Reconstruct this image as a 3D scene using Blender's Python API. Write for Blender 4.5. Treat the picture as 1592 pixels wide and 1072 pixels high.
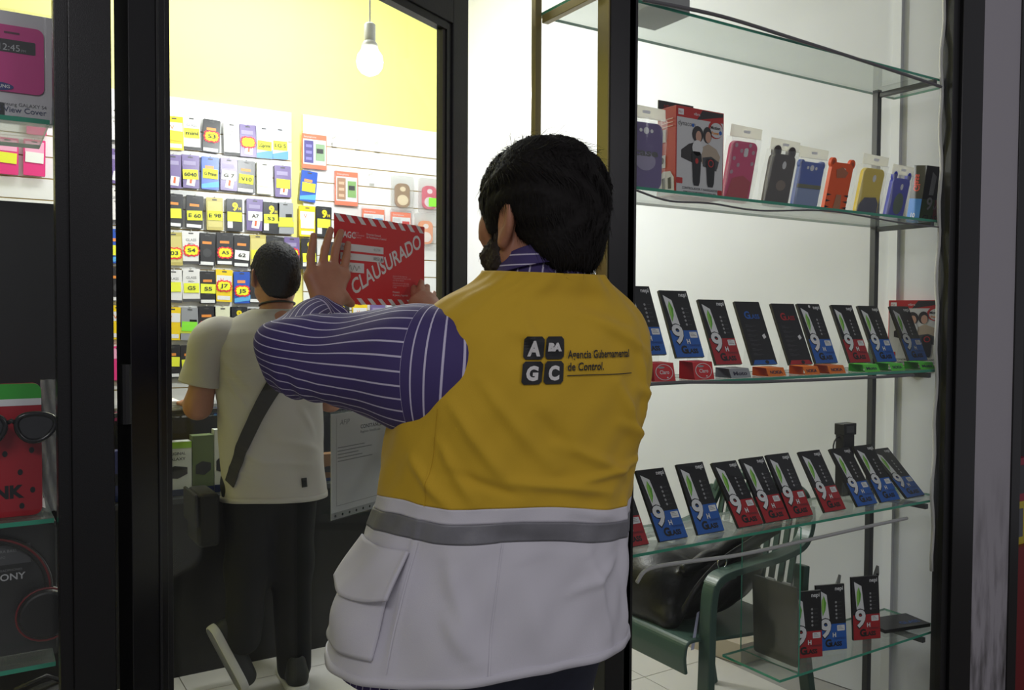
import bpy, bmesh, math, random
import numpy as np
from mathutils import Vector, Matrix, Euler

random.seed(7); RNG = np.random.default_rng(7)
SC = bpy.context.scene
COL = SC.collection
for o in list(bpy.data.objects):
    bpy.data.objects.remove(o)

# ------------------------------------------------------------------ camera
F_PX, CX, CY = 1338.0, 796.0, 536.0
EYE = 1.45
cam_d = bpy.data.cameras.new('camera'); cam = bpy.data.objects.new('camera', cam_d); COL.objects.link(cam)
cam_d.sensor_fit = 'HORIZONTAL'; cam_d.sensor_width = 36.0; cam_d.lens = 36.0 * F_PX / 1592.0
cam_d.clip_start = 0.05
CAM_R = Matrix.Rotation(math.radians(-32.3), 3, 'Z') @ Matrix.Rotation(math.radians(90 - 1.8), 3, 'X') @ Matrix.Rotation(math.radians(0.32), 3, 'Z')
cam.matrix_world = Matrix.Translation((0, 0, EYE)) @ CAM_R.to_4x4()
SC.camera = cam

# ------------------------------------------------------------------ world, exposure, big lights
SC.view_settings.view_transform = 'Standard'; SC.view_settings.look = 'None'
SC.view_settings.gamma = 1.0; SC.view_settings.exposure = 0.0; SC.view_settings.use_curve_mapping = False
w = bpy.data.worlds.new('dim_gallery'); SC.world = w; w.use_nodes = True
w.node_tree.nodes['Background'].inputs[0].default_value = (0.93, 0.92, 1.0, 1)
w.node_tree.nodes['Background'].inputs[1].default_value = 0.20
SC.cycles.max_bounces = 10; SC.cycles.transparent_max_bounces = 40; SC.cycles.glossy_bounces = 4
SC.cycles.diffuse_bounces = 4; SC.cycles.sample_clamp_indirect = 6.0
SC.cycles.caustics_reflective = False; SC.cycles.caustics_refractive = False

def area_light(name, loc, target, size, size_y, power, color=(1, 1, 1)):
    d = bpy.data.lights.new(name, 'AREA'); d.shape = 'RECTANGLE'; d.size = size; d.size_y = size_y
    d.energy = power; d.color = color
    o = bpy.data.objects.new(name, d); COL.objects.link(o); o.location = loc
    o.rotation_euler = (Vector(target) - Vector(loc)).to_track_quat('-Z', 'Y').to_euler()
    return o
# gallery lamps over the walkway, behind the photographer
area_light('gallery_lamp', (-0.85, -0.9, 2.85), (0.7, 1.5, 0.9), 1.2, 0.4, 18, (1.0, 0.97, 1.0))
area_light('gallery_lamp', (3.2, -3.2, 2.8), (1.2, 1.5, 1.0), 1.2, 0.4, 22, (1.0, 0.97, 1.0))
# added unseen fill under the shop ceiling, evens out the light inside
area_light('shop_fill_light', (1.0, 3.95, 3.4), (1.0, 4.05, 0), 1.6, 0.25, 30, (0.97, 0.98, 1.0))

# ------------------------------------------------------------------ helpers
def lin(c):
    r = []
    for v in c[:3]:
        v = v / 255.0
        r.append(v / 12.92 if v <= 0.04045 else ((v + 0.055) / 1.055) ** 2.4)
    return (*r, 1.0)

MATS = {}
def mat(name, c=(128, 128, 128), rough=0.6, metal=0.0, bump=0.0, bscale=60.0, var=0.0, vscale=8.0, spec=0.5, coat=0.0, sheen=0.0, aniso=None, sss=0.0):
    if name in MATS: return MATS[name]
    m = bpy.data.materials.new(name); m.use_nodes = True
    nt = m.node_tree; b = nt.nodes['Principled BSDF']
    b.inputs['Base Color'].default_value = lin(c); b.inputs['Roughness'].default_value = rough
    b.inputs['Metallic'].default_value = metal; b.inputs['Specular IOR Level'].default_value = spec
    if coat: b.inputs['Coat Weight'].default_value = coat; b.inputs['Coat Roughness'].default_value = 0.1
    if sheen: b.inputs['Sheen Weight'].default_value = sheen
    if sss:
        b.inputs['Subsurface Weight'].default_value = sss; b.inputs['Subsurface Radius'].default_value = (0.01, 0.004, 0.002); b.inputs['Subsurface Scale'].default_value = 0.5
    if bump or var:
        tc = nt.nodes.new('ShaderNodeTexCoord'); mp = nt.nodes.new('ShaderNodeMapping')
        nt.links.new(tc.outputs['Object'], mp.inputs[0])
        if aniso: mp.inputs['Scale'].default_value = aniso
    if bump:
        n = nt.nodes.new('ShaderNodeTexNoise'); n.inputs['Scale'].default_value = bscale; n.inputs['Detail'].default_value = 4
        nt.links.new(mp.outputs[0], n.inputs['Vector'])
        bp = nt.nodes.new('ShaderNodeBump'); bp.inputs['Strength'].default_value = bump; bp.inputs['Distance'].default_value = 0.004
        nt.links.new(n.outputs[0], bp.inputs['Height']); nt.links.new(bp.outputs[0], b.inputs['Normal'])
    if var:
        n = nt.nodes.new('ShaderNodeTexNoise'); n.inputs['Scale'].default_value = vscale; n.inputs['Detail'].default_value = 5
        nt.links.new(mp.outputs[0], n.inputs['Vector'])
        mx = nt.nodes.new('ShaderNodeMix'); mx.data_type = 'RGBA'; mx.blend_type = 'MULTIPLY'
        rp = nt.nodes.new('ShaderNodeMapRange'); rp.inputs[1].default_value = 0.3; rp.inputs[2].default_value = 0.7
        rp.inputs[3].default_value = 1.0 - var; rp.inputs[4].default_value = 1.0
        nt.links.new(n.outputs[0], rp.inputs[0])
        mx.inputs[0].default_value = 1.0; mx.inputs[6].default_value = lin(c)
        nt.links.new(rp.outputs[0], mx.inputs[7]); nt.links.new(mx.outputs[2], b.inputs['Base Color'])
    MATS[name] = m
    return m

def glass_mat(name, tint=(1, 1, 1), refl=1.0, film=0.0, film_c=(200, 205, 200), rough=0.0, ior=1.45):
    """thin sheet glass: clear, Fresnel reflection, optional dusty film"""
    if name in MATS: return MATS[name]
    m = bpy.data.materials.new(name); m.use_nodes = True; nt = m.node_tree
    nt.nodes.clear()
    out = nt.nodes.new('ShaderNodeOutputMaterial'); tr = nt.nodes.new('ShaderNodeBsdfTransparent'); gl = nt.nodes.new('ShaderNodeBsdfGlossy')
    tr.inputs[0].default_value = (*tint, 1); gl.inputs['Roughness'].default_value = rough
    lw = nt.nodes.new('ShaderNodeLayerWeight'); lw.inputs[0].default_value = 0.5
    pw = nt.nodes.new('ShaderNodeMath'); pw.operation = 'POWER'; pw.inputs[1].default_value = 5.0
    nt.links.new(lw.outputs['Facing'], pw.inputs[0])
    ml = nt.nodes.new('ShaderNodeMath'); ml.operation = 'MULTIPLY_ADD'; ml.inputs[1].default_value = .96 * min(refl, 1); ml.inputs[2].default_value = .04 * refl; ml.use_clamp = True
    nt.links.new(pw.outputs[0], ml.inputs[0])
    mx = nt.nodes.new('ShaderNodeMixShader'); nt.links.new(ml.outputs[0], mx.inputs[0])
    nt.links.new(tr.outputs[0], mx.inputs[1]); nt.links.new(gl.outputs[0], mx.inputs[2])
    last = mx
    if film:
        df = nt.nodes.new('ShaderNodeBsdfDiffuse'); df.inputs[0].default_value = lin(film_c)
        tl = nt.nodes.new('ShaderNodeBsdfTranslucent'); tl.inputs[0].default_value = lin(film_c)
        ad = nt.nodes.new('ShaderNodeMixShader'); ad.inputs[0].default_value = 0.5
        nt.links.new(df.outputs[0], ad.inputs[1]); nt.links.new(tl.outputs[0], ad.inputs[2])
        m2 = nt.nodes.new('ShaderNodeMixShader'); m2.inputs[0].default_value = film
        nt.links.new(mx.outputs[0], m2.inputs[1]); nt.links.new(ad.outputs[0], m2.inputs[2]); last = m2
    nt.links.new(last.outputs[0], out.inputs[0])
    MATS[name] = m
    return m

def emit_mat(name, c, strength):
    if name in MATS: return MATS[name]
    m = bpy.data.materials.new(name); m.use_nodes = True; b = m.node_tree.nodes['Principled BSDF']
    b.inputs['Base Color'].default_value = lin(c); b.inputs['Emission Color'].default_value = lin(c); b.inputs['Emission Strength'].default_value = strength
    MATS[name] = m
    return m

def pc(c, rough=0.45):
    """plain printed colour"""
    return mat('print_%d_%d_%d_%d' % (*c, int(rough * 100)), c, rough)

# camera-ray helpers used to measure positions (all return world points)
def ray(px, py):
    return CAM_R @ Vector(((px - CX) / F_PX, -(py - CY) / F_PX, -1.0))
def cp(px, py, d):
    return Vector((0, 0, EYE)) + ray(px, py) * d
def onY(px, py, Y):
    r = ray(px, py); return Vector((0, 0, EYE)) + r * (Y / r.y)
def onX(px, py, X):
    r = ray(px, py); return Vector((0, 0, EYE)) + r * (X / r.x)

# text outlines as flat triangles
_TXT = {}
def text_mesh(s, bold=0.0):
    k = (s, bold)
    if k in _TXT: return _TXT[k]
    cu = bpy.data.curves.new('t', 'FONT'); cu.body = s; cu.size = 1.0; cu.offset = bold; cu.resolution_u = 3
    ob = bpy.data.objects.new('t', cu); COL.objects.link(ob)
    dg = bpy.context.evaluated_depsgraph_get(); ev = ob.evaluated_get(dg); me = ev.to_mesh()
    v = np.array([p.co[:2] for p in me.vertices]) if len(me.vertices) else np.zeros((0, 2))
    f = [tuple(p.vertices) for p in me.polygons]
    ev.to_mesh_clear(); bpy.data.objects.remove(ob); bpy.data.curves.remove(cu)
    if len(v):
        v[:, 0] -= v[:, 0].min()
    _TXT[k] = (v, f)
    return _TXT[k]

def rrect(x0, z0, x1, z1, r, n=4):
    r = min(r, (x1 - x0) / 2 - 1e-5, (z1 - z0) / 2 - 1e-5)
    out = []
    for cx_, cz_, a0 in ((x1 - r, z0 + r, -90), (x1 - r, z1 - r, 0), (x0 + r, z1 - r, 90), (x0 + r, z0 + r, 180)):
        for i in range(n + 1):
            a = math.radians(a0 + 90 * i / n); out.append((cx_ + r * math.cos(a), cz_ + r * math.sin(a)))
    return out
def rect(x0, z0, x1, z1): return [(x0, z0), (x1, z0), (x1, z1), (x0, z1)]
def ellipse(cx_, cz_, rx, rz, n=20, rot=0):
    c, s = math.cos(rot), math.sin(rot); o = []
    for i in range(n):
        a = 2 * math.pi * i / n; x, z = rx * math.cos(a), rz * math.sin(a)
        o.append((cx_ + c * x - s * z, cz_ + s * x + c * z))
    return o

class MB:
    def __init__(s): s.v = []; s.f = []; s.m = []; s.mats = []
    def mi(s, m):
        if m not in s.mats: s.mats.append(m)
        return s.mats.index(m)
    def add(s, vs, fs, m):
        o = len(s.v); i = s.mi(m)
        s.v.extend([tuple(p) for p in vs]); s.f.extend([tuple(o + k for k in f) for f in fs]); s.m.extend([i] * len(fs)); return s
    def box(s, c, d, m, rot=None):
        vs = [Vector((sx * d[0] / 2, sy * d[1] / 2, sz * d[2] / 2)) for sx in (-1, 1) for sy in (-1, 1) for sz in (-1, 1)]
        if rot is not None: vs = [rot @ p for p in vs]
        vs = [p + Vector(c) for p in vs]
        return s.add(vs, [(0, 1, 3, 2), (4, 6, 7, 5), (0, 4, 5, 1), (2, 3, 7, 6), (0, 2, 6, 4), (1, 5, 7, 3)], m)
    def bx(s, x0, x1, y0, y1, z0, z1, m):
        return s.box(((x0 + x1) / 2, (y0 + y1) / 2, (z0 + z1) / 2), (x1 - x0, y1 - y0, z1 - z0), m)
    def flat(s, poly, y, m):
        return s.add([(p[0], y, p[1]) for p in poly], [tuple(range(len(poly)))], m)
    def prism(s, poly, y0, y1, m, side=None):
        n = len(poly); s.flat(poly, y0, m)
        s.add([(p[0], y1, p[1]) for p in poly], [tuple(reversed(range(n)))], m)
        s.add([(p[0], y0, p[1]) for p in poly] + [(p[0], y1, p[1]) for p in poly], [(i, i + n, (i + 1) % n + n, (i + 1) % n) for i in range(n)], side or m); return s
    def text(s, t, x, z, size, y, m, align='l', bold=0.0, shear=0.0, rot=0.0, xs=1.0, width=None):
        v, f = text_mesh(t, bold)
        if not len(v): return s
        v = v * size
        if width: v = v * np.array([width / max(v[:, 0].max(), 1e-6), 1])
        v = v * np.array([xs, 1]); w_ = v[:, 0].max()
        if align == 'c': v = v - np.array([w_ / 2, 0])
        if align == 'r': v = v - np.array([w_, 0])
        v = np.c_[v[:, 0] + shear * v[:, 1], v[:, 1]]
        c_, s_ = math.cos(rot), math.sin(rot); v = np.c_[c_ * v[:, 0] - s_ * v[:, 1], s_ * v[:, 0] + c_ * v[:, 1]]
        return s.add([(x + p[0], y, z + p[1]) for p in v], f, m)
    def tube(s, pts, rad, m, n=8, caps=True):
        P = [Vector(p) for p in pts]; N = len(P)
        R = rad if isinstance(rad, (list, tuple, np.ndarray)) else [rad] * N
        T = [(P[min(i + 1, N - 1)] - P[max(i - 1, 0)]).normalized() for i in range(N)]
        up = Vector((0, 0, 1)) if abs(T[0].z) < 0.9 else Vector((1, 0, 0))
        u = T[0].cross(up).normalized(); vs = []
        for i in range(N):
            u = (u - T[i] * u.dot(T[i])).normalized(); w_ = T[i].cross(u)
            for k in range(n):
                a = 2 * math.pi * k / n; vs.append(P[i] + (u * math.cos(a) + w_ * math.sin(a)) * R[i])
        fs = [(i * n + k, i * n + (k + 1) % n, (i + 1) * n + (k + 1) % n, (i + 1) * n + k) for i in range(N - 1) for k in range(n)]
        if caps: fs += [tuple(reversed(range(n))), tuple((N - 1) * n + k for k in range(n))]
        return s.add(vs, fs, m)
    def lathe(s, prof, m, c=(0, 0, 0), n=20):
        vs = []; N = len(prof)
        for r, z in prof:
            for k in range(n):
                a = 2 * math.pi * k / n; vs.append((c[0] + r * math.cos(a), c[1] + r * math.sin(a), c[2] + z))
        fs = [(i * n + k, i * n + (k + 1) % n, (i + 1) * n + (k + 1) % n, (i + 1) * n + k) for i in range(N - 1) for k in range(n)]
        fs += [tuple(reversed(range(n))), tuple((N - 1) * n + k for k in range(n))]
        return s.add(vs, fs, m)
    def build(s, name, parent=None, smooth=False, loc=None, rot=None, bevel=0.0, bseg=2):
        me = bpy.data.meshes.new(name); me.from_pydata(s.v, [], s.f)
        for m in s.mats: me.materials.append(m)
        me.polygons.foreach_set('material_index', s.m)
        if smooth: me.polygons.foreach_set('use_smooth', [True] * len(s.f))
        me.update()
        o = bpy.data.objects.new(name, me); COL.objects.link(o)
        if parent is not None: o.parent = parent
        if loc is not None: o.location = loc
        if rot is not None: o.rotation_euler = rot
        if bevel:
            b = o.modifiers.new('bevel', 'BEVEL'); b.width = bevel; b.segments = bseg; b.limit_method = 'ANGLE'; b.angle_limit = math.radians(40)
        return o

def tag(o, label=None, cat=None, group=None, kind=None):
    if label: o['label'] = label
    if cat: o['category'] = cat
    if group: o['group'] = group
    if kind: o['kind'] = kind
    return o
def thing(name, loc, label, cat, group=None, rot=None, kind=None):
    o = bpy.data.objects.new(name, None); COL.objects.link(o); o.location = loc; o.empty_display_size = 0.05
    if rot is not None: o.rotation_euler = rot
    return tag(o, label, cat, group, kind)

# ------------------------------------------------------------------ implicit surfaces for bodies
def surface_nets(D, org, h):
    s = D < 0; nx, ny, nz = D.shape
    cnt = np.zeros((nx - 1, ny - 1, nz - 1), np.uint8); cs = [(a, b, c) for a in (0, 1) for b in (0, 1) for c in (0, 1)]
    for a, b, c in cs: cnt += s[a:nx - 1 + a, b:ny - 1 + b, c:nz - 1 + c]
    act = (cnt > 0) & (cnt < 8); I = np.argwhere(act)
    idx = np.full(act.shape, -1, np.int64); idx[act] = np.arange(len(I))
    pos = np.zeros((len(I), 3)); wt = np.zeros(len(I))
    for a in cs:
        for ax in range(3):
            if a[ax]: continue
            b = list(a); b[ax] = 1
            da = D[I[:, 0] + a[0], I[:, 1] + a[1], I[:, 2] + a[2]]; db = D[I[:, 0] + b[0], I[:, 1] + b[1], I[:, 2] + b[2]]
            m = (da < 0) != (db < 0); t = da[m] / (da[m] - db[m])
            p = np.tile(np.array(a, float), (m.sum(), 1)); p[:, ax] += t; pos[m] += p; wt[m] += 1
    V = np.array(org) + h * (I + pos / wt[:, None])
    Q = []
    for ax in range(3):
        o1, o2 = (ax + 1) % 3, (ax + 2) % 3
        sl = [slice(None)] * 3; s0 = list(sl); s1 = list(sl); s0[ax] = slice(0, -1); s1[ax] = slice(1, None)
        A, B = s[tuple(s0)], s[tuple(s1)]; E = np.argwhere(A != B)
        ok = (E[:, o1] > 0) & (E[:, o2] > 0) & (E[:, o1] < D.shape[o1] - 1) & (E[:, o2] < D.shape[o2] - 1); E = E[ok]
        ins = A[E[:, 0], E[:, 1], E[:, 2]]
        def cell(d1, d2):
            e = E.copy(); e[:, o1] -= d1; e[:, o2] -= d2; return idx[e[:, 0], e[:, 1], e[:, 2]]
        q = np.stack([cell(1, 1), cell(0, 1), cell(0, 0), cell(1, 0)], 1)
        q[~ins] = q[~ins][:, ::-1]; Q.append(q)
    return V, np.concatenate(Q)

class Field:
    def __init__(s, lo, hi, h):
        s.lo = np.array(lo, float); s.h = h; s.n = np.ceil((np.array(hi) - s.lo) / h).astype(int) + 1
        s.D = np.full(tuple(s.n), 9.0, np.float32)
    def _loc(s, lo, hi):
        a = np.clip(np.floor((np.array(lo) - s.lo) / s.h).astype(int), 0, s.n - 1); b = np.clip(np.ceil((np.array(hi) - s.lo) / s.h).astype(int) + 1, 1, s.n)
        sl = tuple(slice(int(p), int(q)) for p, q in zip(a, b))
        g = np.meshgrid(*[(s.lo[i] + s.h * np.arange(a[i], b[i])).astype(np.float32) for i in range(3)], indexing='ij')
        return sl, np.stack(g, -1)
    def put(s, sl, d, k, sub=False):
        if d.size == 0: return
        A = s.D[sl]
        if sub:
            d = -d; hh = np.maximum(k - np.abs(A - d), 0) / max(k, 1e-6); s.D[sl] = np.maximum(A, d) + hh * hh * k / 4
        else:
            hh = np.maximum(k - np.abs(A - d), 0) / max(k, 1e-6); s.D[sl] = np.minimum(A, d) - hh * hh * k / 4
    def cap(s, a, b, ra, rb=None, k=0.02, sub=False):
        rb = ra if rb is None else rb; a = np.array(a, np.float32); b = np.array(b, np.float32); m = max(ra, rb) + k + 0.02
        sl, P = s._loc(np.minimum(a, b) - m, np.maximum(a, b) + m)
        ab = b - a; t = np.clip(((P - a) @ ab) / max(float(ab @ ab), 1e-9), 0, 1)
        d = np.linalg.norm(P - a - t[..., None] * ab, axis=-1) - (ra + (rb - ra) * t); s.put(sl, d, k, sub); return s
    def ell(s, c, r, rot=None, k=0.02, sub=False):
        c = np.array(c, np.float32); r = np.array(r, np.float32); m = float(r.max()) + k + 0.02
        sl, P = s._loc(c - m, c + m); Q = P - c
        if rot is not None: Q = Q @ np.array(rot, np.float32)
        k0 = np.linalg.norm(Q / r, axis=-1); k1 = np.linalg.norm(Q / (r * r), axis=-1) + 1e-6
        s.put(sl, k0 * (k0 - 1) / k1, k, sub); return s
    def chain(s, pts, rad, k=0.02):
        for i in range(len(pts) - 1): s.cap(pts[i], pts[i + 1], rad[i], rad[i + 1], k)
        return s
    def mesh(s, smooth=2):
        V, Q = surface_nets(s.D, s.lo, s.h)
        if smooth:
            E = np.concatenate([Q[:, [0, 1]], Q[:, [1, 2]], Q[:, [2, 3]], Q[:, [3, 0]]]); E = np.concatenate([E, E[:, ::-1]])
            for it in range(smooth):
                acc = np.zeros_like(V); ct = np.zeros(len(V)); np.add.at(acc, E[:, 0], V[E[:, 1]]); np.add.at(ct, E[:, 0], 1)
                V = V + 0.5 * (acc / np.maximum(ct, 1)[:, None] - V)
        return V, Q
    def build(s, name, m, parent=None, smooth=2, noise=None):
        V, Q = s.mesh(smooth)
        return np_mesh(name, V, Q, m, parent)

def np_mesh(name, V, Q, mats, parent=None, uv=None, smooth=True, mi=None):
    me = bpy.data.meshes.new(name); k = Q.shape[1]
    me.vertices.add(len(V)); me.vertices.foreach_set('co', np.asarray(V, np.float32).ravel())
    me.loops.add(Q.size); me.loops.foreach_set('vertex_index', Q.astype(np.int32).ravel())
    me.polygons.add(len(Q)); me.polygons.foreach_set('loop_start', np.arange(0, Q.size, k, dtype=np.int32)); me.polygons.foreach_set('loop_total', np.full(len(Q), k, np.int32))
    for m in (mats if isinstance(mats, (list, tuple)) else [mats]): me.materials.append(m)
    if mi is not None: me.polygons.foreach_set('material_index', mi)
    me.polygons.foreach_set('use_smooth', np.full(len(Q), smooth))
    if uv is not None:
        l = me.uv_layers.new(name='UVMap'); l.data.foreach_set('uv', np.asarray(uv, np.float32).reshape(-1))
    me.update(calc_edges=True); me.validate()
    o = bpy.data.objects.new(name, me); COL.objects.link(o)
    if parent is not None: o.parent = parent
    return o
# ================================================================== materials of the place
BLACK = mat('black_gloss_paint', (13, 13, 14), 0.3, bump=0.10, bscale=900, aniso=(1, 1, 0.4))
BLACK2 = mat('black_satin_paint', (20, 20, 21), 0.45, bump=0.1, bscale=120)
TAN = mat('tan_metal_yellow_reflection', (150, 138, 92), 0.3, metal=0.35, bump=0.15, bscale=40, aniso=(1, 1, 0.1))  # tan tone; yellow reflection painted in on the post strip and upper rails
WHITE_WALL = mat('white_wall_paint', (226, 228, 231), 0.75, bump=0.08, bscale=25, var=0.05, vscale=3)
YELLOW_WALL = mat('yellow_wall_paint', (244, 238, 142), 0.75, bump=0.05, bscale=25)
SLAT_M = mat('white_melamine', (232, 232, 230), 0.4)
GROOVE_M = mat('slat_groove_wood', (186, 160, 98), 0.7)
STEEL = mat('dark_grey_steel', (58, 60, 62), 0.45, bump=0.1, bscale=80)
GLASS = glass_mat('clear_pane_glass', (0.97, 0.985, 0.975), 0.6)
GLASS_CASE = glass_mat('showcase_pane_glass', (0.985, 0.995, 0.99), 0.5)
SHELF_G = glass_mat('dusty_shelf_glass', (0.96, 0.985, 0.97), 0.7, film=0.16, film_c=(205, 212, 206))
ACRYL = glass_mat('clear_acrylic', (0.97, 0.98, 0.98), 0.8, film=0.06)
EDGE_G = mat('green_glass_edge', (60, 150, 122), 0.2)
BAG_M = glass_mat('clear_poly_bag', (0.97, 0.97, 0.97), 0.9, film=0.2, film_c=(235, 235, 232), rough=0.12)
BLISTER = glass_mat('blister_plastic', (0.97, 0.97, 0.98), 1.1, film=0.03, rough=0.08)
HEADER_M = glass_mat('milky_bag_header', (0.95, 0.95, 0.94), 0.8, film=0.8, film_c=(240, 238, 230), rough=.2)
WIRE_M = mat('grey_twisted_wire', (96, 92, 96), 0.6, bump=0.4, bscale=200)
TAPE_M = mat('clear_grey_tape', (176, 174, 174), 0.4)
CONCRETE = mat('grey_plaster', (118, 116, 120), 0.8, bump=0.15, bscale=30, var=0.12, vscale=6)
DARK_BOARD = mat('black_board', (16, 16, 17), 0.5)

FY, BY = 1.64, 4.60          # facade front, shop back wall
RW, LW, CEIL = 2.83, -1.25, 3.45

# ================================================================== floor (tiles laid in grout)
b = MB(); b.bx(-4, 6, -4, BY + .2, -.06, -.004, mat('grey_grout', (150, 148, 144), .8))
floor = tag(b.build('floor'), kind='structure')
TILE = mat('light_floor_tile', (206, 203, 197), 0.32, var=0.08, vscale=4)
tm = MB(); ts = .40; tm.bx(-ts / 2 + .002, ts / 2 - .002, -ts / 2 + .002, ts / 2 - .002, -.006, 0, TILE)
t0 = tm.build('tile', floor, bevel=0)
first = True
for i in range(8):
    for j in range(8):
        o = t0 if first else t0.copy()
        if not first: COL.objects.link(o); o.parent = floor
        first = False; o.location = (-.3 + i * ts, 1.62 + j * ts, 0)

# ================================================================== shell
b = MB(); b.bx(LW - .1, RW + .15, BY, BY + .1, 0, CEIL, YELLOW_WALL); tag(b.build('wall_back'), kind='structure')
def wallx(y): return 2.985 - (y - 1.69) * .5 / 2.91
b = MB(); b.add([(x, y, z) for (x, y) in ((wallx(1.69), 1.69), (3.1, 1.69), (3.1, BY + .1), (wallx(BY + .1), BY + .1)) for z in (0, CEIL)], [(0, 1, 3, 2), (2, 3, 5, 4), (4, 5, 7, 6), (6, 7, 1, 0), (0, 2, 4, 6), (1, 7, 5, 3)], WHITE_WALL)
b.bx(wallx(1.97) - .012, 3.05, 1.95, 1.985, 0, CEIL, WHITE_WALL)
tag(b.build('wall_right'), kind='structure')
b = MB(); b.bx(LW - .12, LW, 1.6, BY, 0, CEIL, YELLOW_WALL); tag(b.build('wall_left'), kind='structure')
b = MB(); b.bx(LW - .1, RW + .3, 1.6, BY, CEIL, CEIL + .08, WHITE_WALL); tag(b.build('ceiling'), kind='structure')
b = MB(); b.bx(LW - 3, 6, FY - .02, FY + .08, 2.72, 3.6, BLACK2); tag(b.build('wall_front'), kind='structure')
b = MB(); b.add([(x, y, z) for (x, y) in ((wallx(2.5) - .12, 2.5), (wallx(2.5) + .02, 2.5), (wallx(BY) + .02, BY), (wallx(BY) - .12, BY)) for z in (0, .085)], [(0, 1, 3, 2), (2, 3, 5, 4), (4, 5, 7, 6), (6, 7, 1, 0), (0, 2, 4, 6), (1, 7, 5, 3)], mat('beige_plinth', (176, 165, 146), .6)); tag(b.build('baseboard_right'), kind='structure')
# grey plaster pillar right of the showcase with a scuffed foot
PIL = mat('scuffed_plaster', (112, 110, 114), .8, bump=.15, bscale=30)
nt = PIL.node_tree; bs = nt.nodes['Principled BSDF']
tc = nt.nodes.new('ShaderNodeTexCoord'); mp = nt.nodes.new('ShaderNodeMapping'); mp.inputs['Scale'].default_value = (26, 26, 5)
nz = nt.nodes.new('ShaderNodeTexNoise'); nz.inputs['Scale'].default_value = 1.0; nz.inputs['Detail'].default_value = 6
sx = nt.nodes.new('ShaderNodeSeparateXYZ'); hz = nt.nodes.new('ShaderNodeMapRange')
nt.links.new(tc.outputs['Object'], mp.inputs[0]); nt.links.new(mp.outputs[0], nz.inputs['Vector']); nt.links.new(tc.outputs['Object'], sx.inputs[0])
hz.inputs[1].default_value = .95; hz.inputs[2].default_value = .3; nt.links.new(sx.outputs[2], hz.inputs[0])
m1 = nt.nodes.new('ShaderNodeMapRange'); m1.inputs[1].default_value = .45; m1.inputs[2].default_value = .75; nt.links.new(nz.outputs[0], m1.inputs[0])
m2 = nt.nodes.new('ShaderNodeMath'); m2.operation = 'MULTIPLY'; nt.links.new(m1.outputs[0], m2.inputs[0]); nt.links.new(hz.outputs[0], m2.inputs[1])
mc = nt.nodes.new('ShaderNodeMix'); mc.data_type = 'RGBA'; mc.inputs[6].default_value = lin((166, 162, 168)); mc.inputs[7].default_value = lin((62, 58, 56))
nt.links.new(m2.outputs[0], mc.inputs[0]); nt.links.new(mc.outputs[2], bs.inputs['Base Color'])
b = MB(); b.bx(2.925, 3.155, FY, 1.688, 0, 2.8, PIL); tag(b.build('wall_front_right'), kind='structure')

# ================================================================== black steel facade posts
def post(name, x0, x1, y0, y1, extra=()):
    b = MB(); b.bx(x0, x1, y0, y1, 0, 2.8, BLACK)
    for e in extra: b.bx(*e)
    return tag(b.build(name, bevel=.002), kind='structure')
post('trim_1', .148, .215, FY, FY + .05, [(.127, .1495, FY + .008, FY + .045, 0, 2.8, BLACK)])
p2 = post('trim_2', 1.312, 1.392, FY, FY + .046, [(1.370, 1.3985, FY + .0, FY + .02, 0, 2.8, BLACK)])
MB().bx(1.3085, 1.312, FY + .004, FY + .046, 1.49, 2.8, TAN).build('reflection_strip', p2)  # tan strip paints the yellow wall's reflection onto the black post's side
post('trim_3', 2.80, 2.925, FY, FY + .05, [(2.765, 2.80, FY + .012, FY + .05, 0, 2.8, BLACK2)])
post('trim_4', 3.155, 3.215, FY - .005, FY + .05)
b = MB(); b.bx(.215, 1.312, FY, FY + .05, 2.42, 2.72, BLACK2); tag(b.build('trim_5'), kind='structure')
# white silicone bead and wire down the right post
b = MB(); pts = [(2.755 + .006 * math.sin(k * 1.3) + .004 * math.sin(k * .47), FY + .045, 2.75 - k * .05) for k in range(44)]
b.tube(pts, .006, mat('white_silicone', (196, 194, 190), .5)); tag(b.build('silicone_bead', smooth=True), 'wavy white silicone bead down the right showcase post', 'sealant')

# ================================================================== door, opened inwards
DA = math.atan2(.465, .885)
DO = Vector((.232, 1.652, 0)); DU = Vector((math.cos(DA), math.sin(DA), 0)); DN = Vector((math.sin(DA), -math.cos(DA), 0))
def door_pt(px, py, off=0.0):
    r = ray(px, py); o = Vector((0, 0, EYE)); q = DO + DN * (.02 + off)
    return o + r * ((q - o).dot(DN) / r.dot(DN))
def door_uv(px, py):
    p = door_pt(px, py) - DO; return p.dot(DU), p.z
door = thing('door_1', DO, None, None, rot=(0, 0, DA), kind='structure')
DW, DH = 1.085, 2.345
b = MB(); b.bx(0, .075, -.02, .02, .02, DH, BLACK); b.bx(.07, .092, -.012, .012, .1, DH - .08, BLACK2); b.bx(.055, .06, -.0225, -.02, .02, DH, BLACK2); b.build('stile', door, bevel=.002)
b = MB(); b.bx(DW - .075, DW, -.02, .02, .02, DH, BLACK2); b.build('stile', door, bevel=.002)
b = MB(); b.bx(.075, DW - .075, -.02, .02, DH - .09, DH, BLACK2); b.build('top_rail', door, bevel=.002)
b = MB(); b.bx(.075, DW - .075, -.02, .02, .02, .14, BLACK2); b.build('bottom_rail', door, bevel=.002)
b = MB()
b.bx(DW - .098, DW - .075, -.014, .014, .14, DH - .09, BLACK); b.bx(DW - .110, DW - .098, -.008, .012, .14, DH - .1, mat('grey_glazing_bead', (74, 72, 68), .5, bump=.3, bscale=60)); b.build('glazing_bead', door)
b = MB(); b.bx(.09, DW - .10, -.015, .012, DH - .112, DH - .09, BLACK); b.build('glazing_bead', door)
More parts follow.
